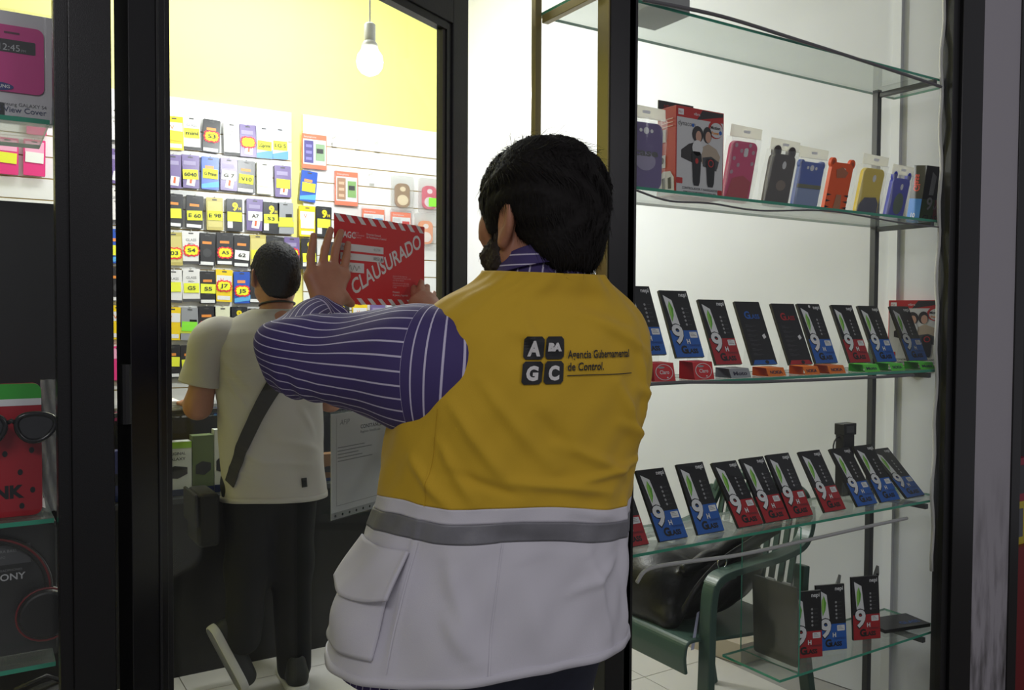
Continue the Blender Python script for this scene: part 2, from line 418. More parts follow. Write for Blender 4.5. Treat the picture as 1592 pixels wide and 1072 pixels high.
b = MB(); b.bx(.08, DW - .08, -.003, .003, .12, DH - .08, GLASS); b.build('pane', door)
for z in (.45, 1.26, 2.1):
    b = MB(); b.tube([(-.006, -.014, z), (-.006, -.014, z + .105)], .009, BLACK, 10); b.build('hinge', door, smooth=False)

# windows (front panes of the two showcases)
b = MB(); b.bx(1.392, 2.80, FY + .022, FY + .027, .12, 2.72, GLASS_CASE); tag(b.build('window_1'), kind='structure')
b = MB(); b.bx(-.95, .132, FY + .022, FY + .027, .12, 2.72, GLASS_CASE); tag(b.build('window_2'), kind='structure')
b = MB(); b.bx(1.392, 2.80, FY, FY + .05, 0, .12, BLACK2); tag(b.build('trim_6'), kind='structure')
b = MB(); b.bx(-.95, .132, FY, FY + .05, 0, .12, BLACK2); tag(b.build('trim_7'), kind='structure')

# ================================================================== slatwall panels on the back wall
def slatwall(name, x0, x1, label):
    r = thing(name, ((x0 + x1) / 2, BY - .022, 0), label, 'wall panel')
    w_ = x1 - x0
    MB().bx(-w_ / 2 + .004, w_ / 2 - .004, .008, .0215, .62, 2.535, GROOVE_M).build('backing_board', r)
    z = 2.545; s0 = None; n = 0
    tall = MB(); tall.bx(-w_ / 2, w_ / 2, 0, .012, z - .155, z, SLAT_M); tall.build('slat', r)
    z -= .155 + .006
    while z > .7:
        if s0 is None:
            s = MB(); s.bx(-w_ / 2, w_ / 2, 0, .012, -.094, 0, SLAT_M); s0 = o = s.build('slat', r)
        else:
            o = s0.copy(); COL.objects.link(o); o.parent = r
        o.location = (0, 0, z); z -= .1
    return r
slatwall('slatwall_panel', -.35, 1.483, 'white slatwall panel crowded with hanging phone accessories behind the man in grey')
slatwall('slatwall_panel', 1.548, 2.485, 'mostly bare white slatwall panel behind the red closure notice')

# ================================================================== showcase frames, glass shelves
SHZ = [2.259, 1.788, 1.283, .839, .383]
SY0, SY1 = 1.70, 1.93
fr = thing('showcase_frame', (1.30, 1.9, 0), 'slim metal display frame carrying the glass shelves right of the man', 'display frame')
def fpart(name, x0, x1, y0, y1, z0, z1, m):
    b = MB(); b.bx(x0 - 1.30, x1 - 1.30, y0 - 1.9, y1 - 1.9, z0, z1, m); return b.build(name, fr, bevel=.0015)
fpart('back_post', 1.272, 1.292, 1.905, 1.925, 0, 2.30, TAN)
fpart('back_post', 2.715, 2.737, 1.895, 1.917, 0, 2.26, STEEL)
for z in SHZ:
    fpart('side_rail', 2.72, 2.737, FY + .05, 1.896, z - .026, z - .009, STEEL)
    if z > .5: fpart('side_rail', 1.292, 1.312, FY + .05, 1.905, z - .031, z - .009, TAN if z > 1.5 else STEEL)  # upper left rails: yellow reflection put into the colour as tan
def glass_shelf(x0, x1, z, label, y0=SY0, y1=SY1, t=.008):
    b = MB(); b.bx(x0, x1, y0, y1, z - t, z, SHELF_G)
    o = b.build('glass_shelf'); me = o.data; me.materials.append(EDGE_G)
    for p in me.polygons:
        if abs(p.normal.z) < .5: p.material_index = 1
    return tag(o, label, 'shelf')
glass_shelf(1.296, 2.86, SHZ[0], 'empty top glass shelf of the right showcase')
glass_shelf(1.40, 2.86, SHZ[1], 'glass shelf carrying the bagged phone cases')
glass_shelf(1.40, 2.86, SHZ[2], 'glass shelf with coloured tag stands under the screen protector cards')
glass_shelf(1.40, 2.86, SHZ[3], 'glass shelf over the green chair with nine leaning cards')
glass_shelf(2.02, 2.86, SHZ[4], 'short lowest glass shelf beside the green chair')
b = MB(); b.bx(2.10, 2.106, SY0, SY1, SHZ[4], SHZ[3] - .012, ACRYL); o = b.build('glass_divider'); o.data.materials.append(EDGE_G)
for p in o.data.polygons:
    if abs(p.normal.x) < .5: p.material_index = 1
tag(o, 'upright glass divider standing on the lowest shelf', 'glass panel')
# twisted light-strip wires along the shelf fronts
def wire(name, pts, label, r=.0042, m=WIRE_M):
    P = [Vector(p) for p in pts]; q = []
    for i in range(len(P) - 1):
        for k in range(10):
            t = k / 10; p0 = P[max(i - 1, 0)]; p1, p2 = P[i], P[i + 1]; p3 = P[min(i + 2, len(P) - 1)]
            q.append(.5 * ((2 * p1) + (p2 - p0) * t + (2 * p0 - 5 * p1 + 4 * p2 - p3) * t * t + (3 * p1 - p0 - 3 * p2 + p3) * t ** 3))
    q.append(P[-1]); b = MB(); b.tube(q, r, m, 6); return tag(b.build(name, smooth=True), label, 'cable')
yw = 1.685
wire('led_wire', [onY(1000, 0, yw), onY(1120, 25, yw), onY(1240, 62, yw), onY(1340, 94, yw), onY(1440, 127, yw), onY(1476, 140, yw)], 'dark twisted wire strung above the empty top shelf', .005)
wire('led_wire', [onY(990, 296, yw), onY(1040, 312, yw), onY(1105, 316, yw), onY(1180, 327, yw), onY(1290, 328, yw), onY(1400, 346, yw), onY(1470, 354, yw)], 'thin wire sagging below the phone case shelf', .0028)
wire('led_wire', [onY(1000, 598, yw), onY(1060, 594, yw), onY(1150, 594, yw), onY(1220, 592, yw), onY(1320, 588, yw), onY(1420, 583, yw)], 'grey wire taped below the tag stand shelf', .005)
wire('led_wire', [onY(990, 905, yw), onY(1008, 884, yw), onY(1060, 874, yw), onY(1150, 862, yw), onY(1260, 838, yw), onY(1340, 820, yw), onY(1410, 805, yw)], 'pale taped wire hanging below the shelf over the chair', .0055, TAPE_M)

# light bulb on its cord
bp = onY(575, 92, 3.45)
bulb = thing('light_bulb', (bp.x, bp.y, bp.z), 'lit white bulb hanging by a cord before the yellow wall', 'light bulb')
b = MB(); b.lathe([(.012, .034), (.03, .03), (.042, .012), (.046, -.01), (.042, -.03), (.03, -.046), (.012, -.055)][::-1], emit_mat('bulb_glow', (255, 253, 246), 40.0), n=24); b.build('globe', bulb, smooth=True)
WP = mat('white_plastic', (235, 235, 232), .4)
b = MB(); b.lathe([(.03, .028), (.028, .05), (.02, .062)], WP); b.build('collar', bulb, smooth=True)
b = MB(); b.lathe([(.019, .06), (.02, .068), (.02, .118), (.014, .124)], WP); b.build('socket', bulb, smooth=True)
b = MB(); b.tube([(0, 0, .12), (0, 0, (CEIL - bp.z) / 1.22)], .0035, WP, 8); b.build('cord', bulb)
bulb.scale = (1.22,) * 3
ld = bpy.data.lights.new('bulb_light', 'POINT'); ld.energy = 56; ld.color = (.97, .985, 1.0); ld.shadow_soft_size = .05
lo = bpy.data.objects.new('bulb_light', ld); COL.objects.link(lo); lo.parent = bulb; lo.location = (0, 0, -.11)
# ================================================================== screen-protector cards
INK = pc((18, 18, 20), .35); WH = pc((225, 225, 225), .45); BLUE = pc((30, 92, 176), .35); RED = pc((168, 26, 34), .35)
GREY = pc((150, 150, 150), .5); LEAF = pc((96, 170, 40), .4); LEAF2 = pc((150, 205, 90), .4); DKGREY = pc((64, 64, 66), .5)
CW, CH, CT = .104, .207, .009
def card_print(kind):
    b = MB(); y = -.0006; x0, x1 = -CW / 2, CW / 2
    base = BLUE if 'blue' in kind else RED
    if kind.startswith('back'):
        b.text('G', -.028, .150, .034, y, base, bold=.03); b.text('LASS', -.006, .150, .02, y, base, bold=.02)
        for k in range(7):
            z = .128 - k * .0155
            b.flat(rect(-.036, z, -.02, z + .0016), y, DKGREY)
            for q in range(2): b.flat(rect(-.036, z - .003 - q * .003, .006 - q * .012, z - .0018 - q * .003), y, DKGREY)
        b.flat([(.026, .082), (.038, .088), (.034, .1), (.022, .094)], y, WH)
        b.flat([(-.05, .0), (.05, .0), (.04, .014), (-.04, .014)], y, base); b.flat(ellipse(.01, .007, .008, .006), y * 1.6, INK)
        return b
    zs = .082
    b.flat(rect(x0 + .0005, .0005, x1 - .0005, zs), y, base)
    b.flat(rrect(-.05, .0, .05, .0, .001) if False else [(-.043, .192), (-.015, .176), (-.008, .098), (-.036, .098)], y, WH)
    b.flat([(-.033, .108), (-.022, .128), (-.018, .150), (-.026, .174), (-.034, .158), (-.036, .135)], y * 1.6, LEAF)
    b.flat([(-.032, .112), (-.027, .130), (-.026, .172), (-.034, .158), (-.036, .135)], y * 2.0, LEAF2)
    b.text('nepi', .046, .188, .018, y, WH, 'r', bold=.02)
    for k in range(5):
        z = .150 - k * .0125
        b.flat(ellipse(.018, z, .0038, .0038, 10), y, GREY); b.flat(rect(.025, z - .001, .038, z + .001), y, DKGREY)
    b.text('9', -.046, .042, .082, y * 2, INK, bold=.055, width=.044); b.text('9', -.044, .044, .078, y * 3, WH, bold=.03, width=.040)
    b.text('H', .0, .041, .019, y * 2, INK, bold=.06); b.text('H', .0, .041, .019, y * 3, WH, bold=.04)
    b.flat(rrect(.018, .059, .046, .077, .002), y * 2, WH)
    for k in range(3): b.flat(rect(.021, .064 + k * .0042, .041 - k * .004, .0655 + k * .0042), y * 3, GREY)
    b.text('TEMPERED', .006, .032, .009, y * 2, pc((70, 40, 50), .4) if base is RED else pc((20, 50, 110), .4), bold=.0)
    b.text('G', -.028, .012, .032, y * 2, INK, bold=.05); b.text('LASS', -.006, .012, .019, y * 2, INK, bold=.045)
    return b
CARD_M = {}
def card(kind, loc, lean, yaw, label, zfloor=None, group='screen protector cards on the glass shelves'):
    r = thing('screen_protector_card', loc, label, 'card', group, rot=(math.radians(lean), 0, math.radians(yaw)))
    if kind not in CARD_M:
        b = MB(); b.bx(-CW / 2, CW / 2, 0, CT, 0, CH, INK); o = b.build('card_box', r); p = card_print(kind).build('print', r); CARD_M[kind] = (o.data, p.data)
    else:
        for nm, d in zip(('card_box', 'print'), CARD_M[kind]):
            o = bpy.data.objects.new(nm, d); COL.objects.link(o); o.parent = r
    if zfloor is not None:
        # clear easel: foot, lip and a leg that props the card up
        R = Euler((math.radians(lean), 0, math.radians(yaw))).to_matrix().inverted()
        def L(x, y, z): return R @ (Vector((x, y, z)) )
        h = loc[2] - zfloor; b = MB(); a = math.radians(-lean)
        top = Vector((0, math.sin(a) * .12 + .012, math.cos(a) * .12)); ft = Vector((0, math.sin(a) * .12 + .03, -h + .002))
        Rz = Euler((0, 0, math.radians(yaw))).to_matrix(); R2 = R
        def W(p): return R2 @ (Rz @ p)
        def strip(pts, wd):
            vs = []
            for p in pts: vs += [W(Vector((-wd, p[1], p[2]))), W(Vector((wd, p[1], p[2])))]
            b.add(vs, [(2 * i, 2 * i + 1, 2 * i + 3, 2 * i + 2) for i in range(len(pts) - 1)], ACRYL)
        strip([(0, -.02, 0), (0, -.012, -.0005), (0, .010, -.0005), (0, top.y, top.z)], .02)
        strip([(0, top.y, top.z), (0, ft.y, ft.z), (0, -.006, -h + .002), (0, -.006, -.0005)], .02)
        b.build('easel', r)
    return r
cs3 = [('blue', 1014, 551, 'blue and black screen protector card half hidden by the black post'),
       ('blue', 1074, 555, 'blue and black screen protector card above the second red tag stand'),
       ('red', 1134, 566, 'red and black screen protector card above the grey tag stand'),
       ('back_blue', 1190, 566, 'all black card with blue lettering showing its back'),
       ('back_red', 1246, 566, 'all black card with red lettering showing its back'),
       ('blue', 1286, 564, 'blue card with a punched white dot beside the red lettered black card'),
       ('red', 1338, 563, 'red card above the first green tag stand'),
       ('blue', 1379, 562, 'blue card between the red card and the white game box, same shelf'),
       ('blue', 1428, 560, 'rightmost blue card standing before the small white game box')]
for i, (k, px, py, lb) in enumerate(cs3):
    p = onY(px, py, 1.79); c = card(k, p, -23, -2, lb, SHZ[2])
    if i == 5:
        b = MB(); b.flat(ellipse(.0, .197, .005, .005, 12), -.001, WH); b.build('hang_hole', c)
cs4 = [('red', 986, 855, -30, 'mostly hidden red card left end of the shelf over the chair'),
       ('blue', 1048, 842, -30, 'leftmost blue card on the shelf over the green chair'),
       ('blue', 1106, 833, -26, 'second blue card on the shelf over the green chair'),
       ('red', 1168, 826, -33, 'leftmost fully visible red card on the shelf over the chair'),
       ('red', 1209, 817, -31, 'second fully visible red card on the shelf over the chair'),
       ('red', 1247, 811, -29, 'third fully visible red card on the shelf over the chair'),
       ('red', 1299, 801, -31, 'rightmost red card on the shelf over the chair'),
       ('blue', 1349, 794, -33, 'blue card before the black adapter, right of the last red card'),
       ('blue', 1385, 790, -33, 'second from right blue card on the shelf over the chair'),
       ('blue', 1424, 780, -45, 'strongly tilted blue card at the right end of the shelf')]
for k, px, py, ln, lb in cs4:
    p = onY(px, py, 1.752); p.z = SHZ[3] + .003; card(k, p, ln, 0, lb, SHZ[3])
for k, px, py, ln, lb in [('red', 1256, 1034, -4, 'red card standing behind the dark tablet on the lowest shelf'),
                          ('blue', 1295, 1020, -6, 'upright blue card in the middle of the lowest shelf'),
                          ('red', 1348, 1007, -5, 'upright red card at the back post on the lowest shelf')]:
    p = onY(px, py, 1.765); p.z = SHZ[4] + .002; card(k, p, ln, -18, lb)
for k, px, lb in [('blue', 1277, 'dark rear card leaning behind the upright blue card'), ('red', 1337, 'dark rear card leaning behind the upright red card at the post')]:
    p = onY(px, 1000, 1.865); p.z = SHZ[4] + .002; card(k, p, 16, 35, lb)
# flat box, tablet, adapter
p = onY(1392, 1000, 1.80)
b2 = MB(); b2.bx(-.1, .1, -.055, .055, 0, .012, INK); r = thing('flat_card_box', (p.x, 1.80, SHZ[4] + .001), 'black card box lying flat at the right of the lowest shelf', 'box', rot=(0, 0, math.radians(-12)))
b2.build('box_body', r); b3 = MB(); v, f = text_mesh('GLASS', .02); b3.add([(q[0] * .03 + .0, q[1] * .03 - .03, .0126) for q in v], f, BLUE); b3.build('print', r)
r = thing('tablet', (2.128, 1.81, SHZ[4] + .002), 'dark grey tablet leaning on the glass divider of the lowest shelf', 'tablet', rot=(math.radians(3), 0, math.radians(-88)))
b = MB(); b.prism(rrect(-.085, 0, .085, .25, .01), 0, .009, mat('dark_tablet_back', (40, 38, 36), .45, bump=.1, bscale=300)); b.build('tablet_body', r, bevel=.001)
b = MB(); b.flat(rrect(-.075, .02, .075, .235, .004), -.0006, mat('tablet_screen', (52, 48, 44), .3)); b.build('screen', r)
b = MB(); b.bx(-.03, .0, .0, .008, .25, .256, GREY); b.build('edge_button', r); b = MB(); b.bx(.03, .06, .0, .008, .25, .256, GREY); b.build('edge_button', r)
p = onY(1322, 712, 1.88)
r = thing('power_adapter', (p.x, 1.905, SHZ[3]), 'black power adapter with coiled cable behind the blue cards', 'adapter')
PL = mat('black_plastic', (22, 22, 23), .4)
b = MB(); b.bx(-.03, .03, -.02, .015, 0, .215, PL); b.build('stand_body', r, bevel=.004)
b = MB(); b.bx(-.032, .036, -.022, .018, .212, .252, PL); b.bx(-.02, .02, -.024, -.02, .22, .244, DKGREY); b.build('adapter_head', r, bevel=.003)
b = MB(); b.tube([(-.03 - .03 * math.sin(t * .45), 0, .2 + .035 * math.cos(t * .45) - .03) for t in range(8)] + [(.09 + .03 * math.cos(t * .6), -.02 - .02 * math.sin(t * .6), .01 + .004 * (t % 3)) for t in range(26)], .0028, PL, 6); b.build('cable', r, smooth=True)

# ================================================================== coloured tag stands
def tag_stand(px, py, w_, h_, c, word, label, round_logo=False):
    p = onY(px, py, 1.725); m = pc(c, .5); dk = pc((36, 34, 60), .5)
    r = thing('tag_stand', (p.x, 1.725, SHZ[2] + .0008), label, 'price tag', 'tag stands along the middle shelf')
    b = MB(); t = .0012; d = .05
    b.add([(-w_ / 2, -.012, 0), (w_ / 2, -.012, 0), (w_ / 2, -.001, h_), (-w_ / 2, -.001, h_), (w_ / 2, d, h_ + .002), (-w_ / 2, d, h_ + .002), (w_ / 2, d, 0), (-w_ / 2, d, 0)],
          [(0, 1, 2, 3), (3, 2, 4, 5), (5, 4, 6, 7), (0, 7, 6, 1)], m); fs_ = b.build('folded_strip', r)
    b = MB(); nn = math.hypot(.011, h_); ca, sa = h_ / nn, .011 / nn
    q = MB()
    if round_logo:
        q.flat([(x, z) for x, z in ellipse(0, nn * .5, w_ * .42, nn * .44, 24)], 0, WH); q.flat(ellipse(0, nn * .5, w_ * .39, nn * .41, 24), -.0003, m)
        q.flat(ellipse(-w_ * .12, nn * .76, w_ * .16, nn * .06, 14), -.0006, GREY)
        q.text(word, 0, nn * .4, nn * .3, -.0006, WH, 'c', bold=.01); q.flat(ellipse(w_ * .12, nn * .2, w_ * .04, nn * .04, 8), -.0006, WH)
    else:
        q.text(word, 0, nn * .3, nn * .55, 0, dk, 'c', bold=.03, width=w_ * .68)
    q.v = [(x, -.012 + .0008 * -1 + y + z * sa, z * ca) for x, y, z in q.v]
    q.build('lettering', fs_)
R_, O_, G_, S_ = (205, 26, 34), (236, 120, 24), (86, 200, 60), (150, 152, 156)
tag_stand(1030, 572, .074, .048, R_, 'Claro', 'leftmost red tag stand with round white logo', True)
tag_stand(1091, 572, .074, .048, R_, 'Claro', 'second red tag stand with round white logo, beside the grey one', True)
tag_stand(1148, 575, .080, .026, S_, 'Moto', 'grey tag stand with dark lettering')
tag_stand(1204, 573, .076, .024, O_, 'NOKIA', 'leftmost orange tag stand')
tag_stand(1259, 571, .068, .024, O_, 'NOKIA', 'middle orange tag stand')
tag_stand(1298, 570, .078, .024, O_, 'NOKIA', 'rightmost orange tag stand')
tag_stand(1352, 568, .078, .023, G_, 'Moto', 'leftmost green tag stand')
tag_stand(1392, 566, .074, .023, G_, 'NOKIA', 'middle green tag stand')
tag_stand(1438, 563, .082, .023, G_, 'Moto', 'rightmost green tag stand')

# ================================================================== boxed motion controllers
def game_box(loc, yaw, label, w_=.182, h_=.245, d_=.075, side=-1, flap=True):
    r = thing('game_controller_box', loc, label, 'box', 'boxed game controllers', rot=(0, 0, math.radians(yaw)))
    RB = pc((186, 34, 30), .35); PAP = pc((206, 204, 204), .35); DRK = pc((40, 34, 34), .4); SK = pc((196, 150, 128), .5)
    b = MB(); b.bx(-w_ / 2, w_ / 2, 0, d_, 0, h_, RB); b.build('carton', r, bevel=.001)
    b = MB(); b.bx(-w_ / 2 + .0, w_ / 2 - .05, d_ - .004, d_, h_, h_ + .028, DRK); b.text('NEW', -w_ / 2 + .02, h_ + .008, .014, d_ - .0046, RB); b.build('hanging_flap', r)
    b = MB(); y = -.0005; e = .003; x0, x1 = -w_ / 2 + e, w_ / 2 - e
    b.flat(rect(x0, e, x1, h_ - .03), y, PAP); b.flat([(x0, h_ - .03), (x0 + .075, h_ - .03), (x0 + .095, h_ - e), (x0, h_ - e)], y, RB)
    b.flat([(x0 + .075, h_ - .031), (x1, h_ - .012), (x1, h_ - e), (x0 + .095, h_ - e)], y, DRK); b.flat(rrect(x0 + .004, h_ - .024, x0 + .024, h_ - .008, .001), y * 2, WH); b.text('PS3', x0 + .006, h_ - .02, .009, y * 3, RB)
    b.text('vibra', x0 + .062, h_ - .02, .012, y * 2, WH)
    b.text('dynacom', x0 + .004, h_ - .052, .019, y * 2, DKGREY, xs=.95); b.flat(ellipse(x0 + .059, h_ - .048, .005, .005, 10), y * 3, BLUE)
    b.flat(ellipse(x1 - .03, h_ - .05, .029, .026, 20), y * 2, RB); b.flat(ellipse(x1 - .027, h_ - .052, .025, .021, 20), y * 3, PAP)
    b.text('Motion', x1 - .05, h_ - .05, .013, y * 4, DRK, bold=.03); b.text('Power', x1 - .046, h_ - .064, .011, y * 4, pc((226, 140, 30), .4), bold=.03); b.flat(ellipse(x1 - .012, h_ - .058, .006, .006, 10), y * 4, BLUE)
    # printed couple holding the controllers (plain shapes)
    b.flat([(x0 + .016, .105), (x0 + .016, .126), (x0 + .045, .145), (x0 + .064, .150), (x0 + .088, .145), (x0 + .095, .1), (x0 + .06, .094)], y * 2, DRK)
    b.flat([(x0 + .094, .095), (x0 + .094, .14), (x0 + .118, .152), (x0 + .15, .14), (x0 + .165, .12), (x0 + .155, .085)], y * 2, pc((176, 158, 138), .5))
    b.flat([(x0 + .096, .112), (x0 + .098, .088), (x0 + .15, .078), (x0 + .16, .105), (x0 + .13, .118)], y * 2.5, DKGREY)
    for cx_, cz_, hx in ((x0 + .080, .170, 1.25), (x0 + .117, .172, 1.0)):
        b.flat(ellipse(cx_ - .003, cz_ + .004, .017 * hx, .023, 16), y * 3, DRK); b.flat(ellipse(cx_, cz_ - .002, .011, .016, 14), y * 4, SK)
    b.flat(ellipse(x0 + .076, .136, .020, .022, 18), y * 5, pc((214, 212, 212), .4))
    for cx_, z1 in ((x0 + .073, .122), (x0 + .127, .108)):
        b.flat([(cx_ - .018, z1 - .004), (cx_ - .012, z1 + .004), (cx_ + .012, z1 + .004), (cx_ + .018, z1 - .004), (cx_ + .013, .042), (cx_ + .009, .032), (cx_ - .009, .032), (cx_ - .013, .042)], y * 5, INK)
    b.flat(ellipse(x0 + .073, .1, .006, .008, 10), y * 6, RB); b.flat(ellipse(x0 + .127, .098, .011, .011, 14), y * 6, RB); b.flat(ellipse(x0 + .127, .098, .008, .008, 14), y * 7, INK)
    b.text('CONTROLADOR Y NAVEGADOR', 0, .020, .009, y * 2, DKGREY, 'c', bold=.02); b.text('REMOTO DE MOVIMIENTO PARA PS3', 0, .010, .0075, y * 2, DKGREY, 'c', bold=.02)
    b.flat(rrect(x0, .034, x0 + .022, .05, .002), y * 2, RB); b.flat(rrect(x1 - .02, .012, x1 - .002, .026, .002), y * 2, RB); b.build('front_print', r)
    q = MB(); sx_ = side * (w_ / 2 + .0005)
    def sd(poly, m, k=1): q.add([(sx_ + side * .0004 * k, (p[0] if side < 0 else d_ - p[0]), p[1]) for p in poly], [tuple(range(len(poly)))], m)
    for z in (.21, .2, .19): sd(rect(.012, z, .058, z + .003), pc((226, 170, 160), .4))
    sd(rect(.04, .15, .062, .185), PAP); sd(rect(.04, .08, .064, .115), PAP); sd(ellipse(.052, .1, .006, .009), INK, 2)
    sd([(.004, .004), (.07, .004), (.068, .05), (.05, .07), (.02, .068), (.006, .05)], PAP)
    for c_ in (.022, .046): sd([(c_ - .006, .02), (c_ + .006, .02), (c_ + .008, .05), (c_ - .004, .052)], INK, 2)
    q.build('print', r)
    return r
p = onY(1050, 288, 1.762); game_box((p.x + .091, 1.762, SHZ[1]), 0, 'big red and white boxed game controller pair on the phone case shelf')
p = onY(1424, 560, 1.865); game_box((p.x, p.y, SHZ[2]), -63, 'small white and red game box at the right of the card shelf', w_=.19, h_=.24, side=1)

# ================================================================== bagged phone cases
def phone_case(px, py, w_, h_, c, label, ears=None, bag=True, header=(214, 212, 206), dots=None, extra=None, hole='v', word=None, cat='phone case', Y=1.795, lean=13):
    p = onY(px, py, Y)
    r = thing('phone_case', (p.x, p.y, SHZ[1] + .002), label, cat, 'phone cases on the upper shelf', rot=(math.radians(lean), 0, math.radians(-3)))
    m = mat('silicone_%d_%d_%d' % c, c, .42)
    b = MB(); rad = w_ * .2
    b.prism(rrect(-w_ / 2, 0, w_ / 2, h_, rad, 6), 0, .013, m); b.build('case_shell', r, bevel=.002)
    if ears:
        for s_ in (-1, 1):
            e = MB(); e.prism(ellipse(s_ * w_ * ears[0], h_ + ears[2], ears[1], ears[1] * ears[3], 16), .001, .012, m)
            e.flat(ellipse(s_ * w_ * ears[0], h_ + ears[2], ears[1] * .55, ears[1] * .55 * ears[3], 12), .0004, mat('ear_%d_%d_%d' % c, tuple(int(v * .72) for v in c), .5)); e.build('ear', r)
    b = MB(); y = -.0006
    if hole == 'v': b.flat(rrect(w_ * .0, h_ * .76, w_ * .16, h_ * .90, .006), y, pc((238, 238, 238), .3))
    elif hole == 'dots':
        for k, q in enumerate((.005, .009, .005)): b.flat(ellipse((-.018, .0, .018)[k], h_ * .88, q, q, 12), y, pc((240, 240, 240), .3))
    elif hole == 'drop': b.flat(ellipse(.006, h_ * .80, w_ * .08, h_ * .075, 14), y, pc((238, 238, 238), .3))
    if dots:
        for dx, dz, rr_, dc in dots: b.flat(ellipse(dx * w_, dz * h_, rr_, rr_, 12), y * 1.5, pc(dc, .45))
    if extra:
        for poly, ec in extra: b.flat([(x * w_, z * h_) for x, z in poly], y * 2, pc(ec, .45))
    if word: b.text(word, 0, h_ * .50, .026, y * 3, INK, 'c', bold=.03, width=w_ * .72)
    b.build('front_print', r)
    if bag:
        bw, bh = w_ * .5 + .010, h_ + .038
        q = MB(); n = 9
        for sgn, yy in ((-1, -.004), (1, .019)):
            vs = [(-bw + 2 * bw * i / (n - 1), yy + .003 * math.sin(i * 1.9 + j * 1.3 + px), (bh - .026) * j / 5) for j in range(6) for i in range(n)]
            fs = [(j * n + i, j * n + i + 1, (j + 1) * n + i + 1, (j + 1) * n + i) for j in range(5) for i in range(n - 1)]
            q.add(vs, fs, BAG_M)
        zb = q.build('zip_bag', r, smooth=True)
        hm = HEADER_M; q = MB(); z0 = bh - .028; hh = .030
        q.prism([(-bw, z0), (bw, z0), (bw * .97, z0 + hh), (-bw * 1.02, z0 + hh + .004)], .002, .0045, hm); q.flat(rrect(-.013, z0 + hh * .45, .013, z0 + hh * .72, .003), .0014, pc((245, 245, 245), .4)); q.build('bag_header', zb)
    return r
c1 = phone_case(1002, 288, .110, .172, (74, 38, 128), 'purple phone case in a clear bag beside the big game box', hole='dots', word='case', lean=2, Y=1.735,
           extra=[(ellipse(0, .42, .3, .14, 20), (150, 140, 176))])
phone_case(1143, 310, .100, .176, (226, 36, 112), 'hot pink polka dot phone case in a clear bag',
           dots=[(-.33, .93, .006, (200, 160, 176)), (.2, .95, .006, (200, 160, 176)), (-.1, .85, .006, (200, 160, 176)), (.36, .84, .006, (200, 160, 176)), (-.34, .72, .006, (200, 160, 176)), (.38, .66, .006, (200, 160, 176)), (-.15, .62, .006, (200, 160, 176)), (-.36, .5, .006, (200, 160, 176))],
           extra=[([(-.45, .02), (.4, .02), (.45, .36), (.1, .46), (-.3, .4)], (196, 26, 54))])
phone_case(1205, 317, .100, .158, (64, 54, 50), 'dark brown phone case with two round ears in a bag', ears=(.3, .016, .006, 1.15), hole='drop', extra=[(ellipse(.05, .42, .2, .1, 16), (128, 108, 92))])
phone_case(1250, 320, .105, .148, (44, 86, 186), 'blue and silver phone case with small ears in a bag', ears=(.42, .012, -.008, 1.1), hole='dots', extra=[([(-.5, .46), (.5, .46), (.5, .54), (-.5, .54)], (104, 104, 62)), ([(-.46, .1), (.46, .1), (.5, .45), (-.5, .45)], (140, 160, 206))])
phone_case(1296, 327, .098, .160, (240, 88, 22), 'bright orange striped phone case without a bag', ears=(.44, .013, -.002, 1.2), bag=False,
           extra=[([(-.14, .0), (.24, .0), (.18, .38), (-.06, .38)], (180, 118, 84))] + [([(s_ * .5, z), (s_ * .5, z + .05), (s_ * .28, z + .03)][::int(s_)], (36, 28, 28)) for s_ in (-1, 1) for z in (.1, .22, .34)] + [([(-.28, .86), (.0, .92), (.30, .82), (.2, .72), (-.2, .70)], (176, 104, 70))])
phone_case(1345, 333, .102, .158, (236, 204, 30), 'yellow and navy phone case in a zip bag', hole='drop', extra=[([(-.48, .0), (.48, .0), (.46, .3), (.3, .42), (-.24, .4), (-.46, .24)], (46, 44, 78))])
phone_case(1389, 340, .088, .140, (48, 58, 190), 'royal blue phone case with horn ears in a zip bag', ears=(.4, .010, .006, 1.5), hole='drop', extra=[(ellipse(.05, .4, .28, .26, 16), (72, 96, 76))])
p = onY(1444, 343, 1.80)
r = thing('protector_multipack', (p.x, 1.80, SHZ[1] + .002), 'tall black protector box with blue side, right end of the case shelf', 'box', rot=(math.radians(9), 0, math.radians(-8)))
b = MB(); b.bx(-.062, .062, -.01, .045, 0, .2, INK); b.build('carton', r, bevel=.001)
b = MB(); y = -.0106; b.flat(rect(-.061, .001, .061, .085), y, pc((60, 84, 40), .4)); b.flat(rect(.0, .001, .061, .085), y - .0004, pc((120, 26, 24), .4)); b.flat([(-.03, .18), (-.008, .165), (-.012, .1), (-.034, .1)], y, GREY)
b.text('9', -.04, .05, .06, y - .0008, GREY, bold=.02); b.text('H', -.004, .05, .02, y - .0008, GREY); b.text('GLASS', -.05, .01, .03, y - .0008, INK, bold=.02); b.build('front_print', r)
b = MB(); b.add([(-.0626, .044, .001), (-.0626, -.009, .001), (-.0626, -.009, .085), (-.0626, .044, .085)], [(0, 1, 2, 3)], pc((40, 130, 220), .4))
v, f = text_mesh('Glass', .03); b.add([(-.0626, .02 - q[1] * .035 + .012, .11 + q[0] * .028) for q in v], f, pc((230, 70, 60), .4))
v, f = text_mesh('10', .02); b.add([(-.063, .028 - q[0] * .022, .02 + q[1] * .022) for q in v], f, WH)
v, f = text_mesh('PCS', .02); b.add([(-.063, .03 - q[0] * .012, .008 + q[1] * .012) for q in v], f, WH); b.build('print', r)
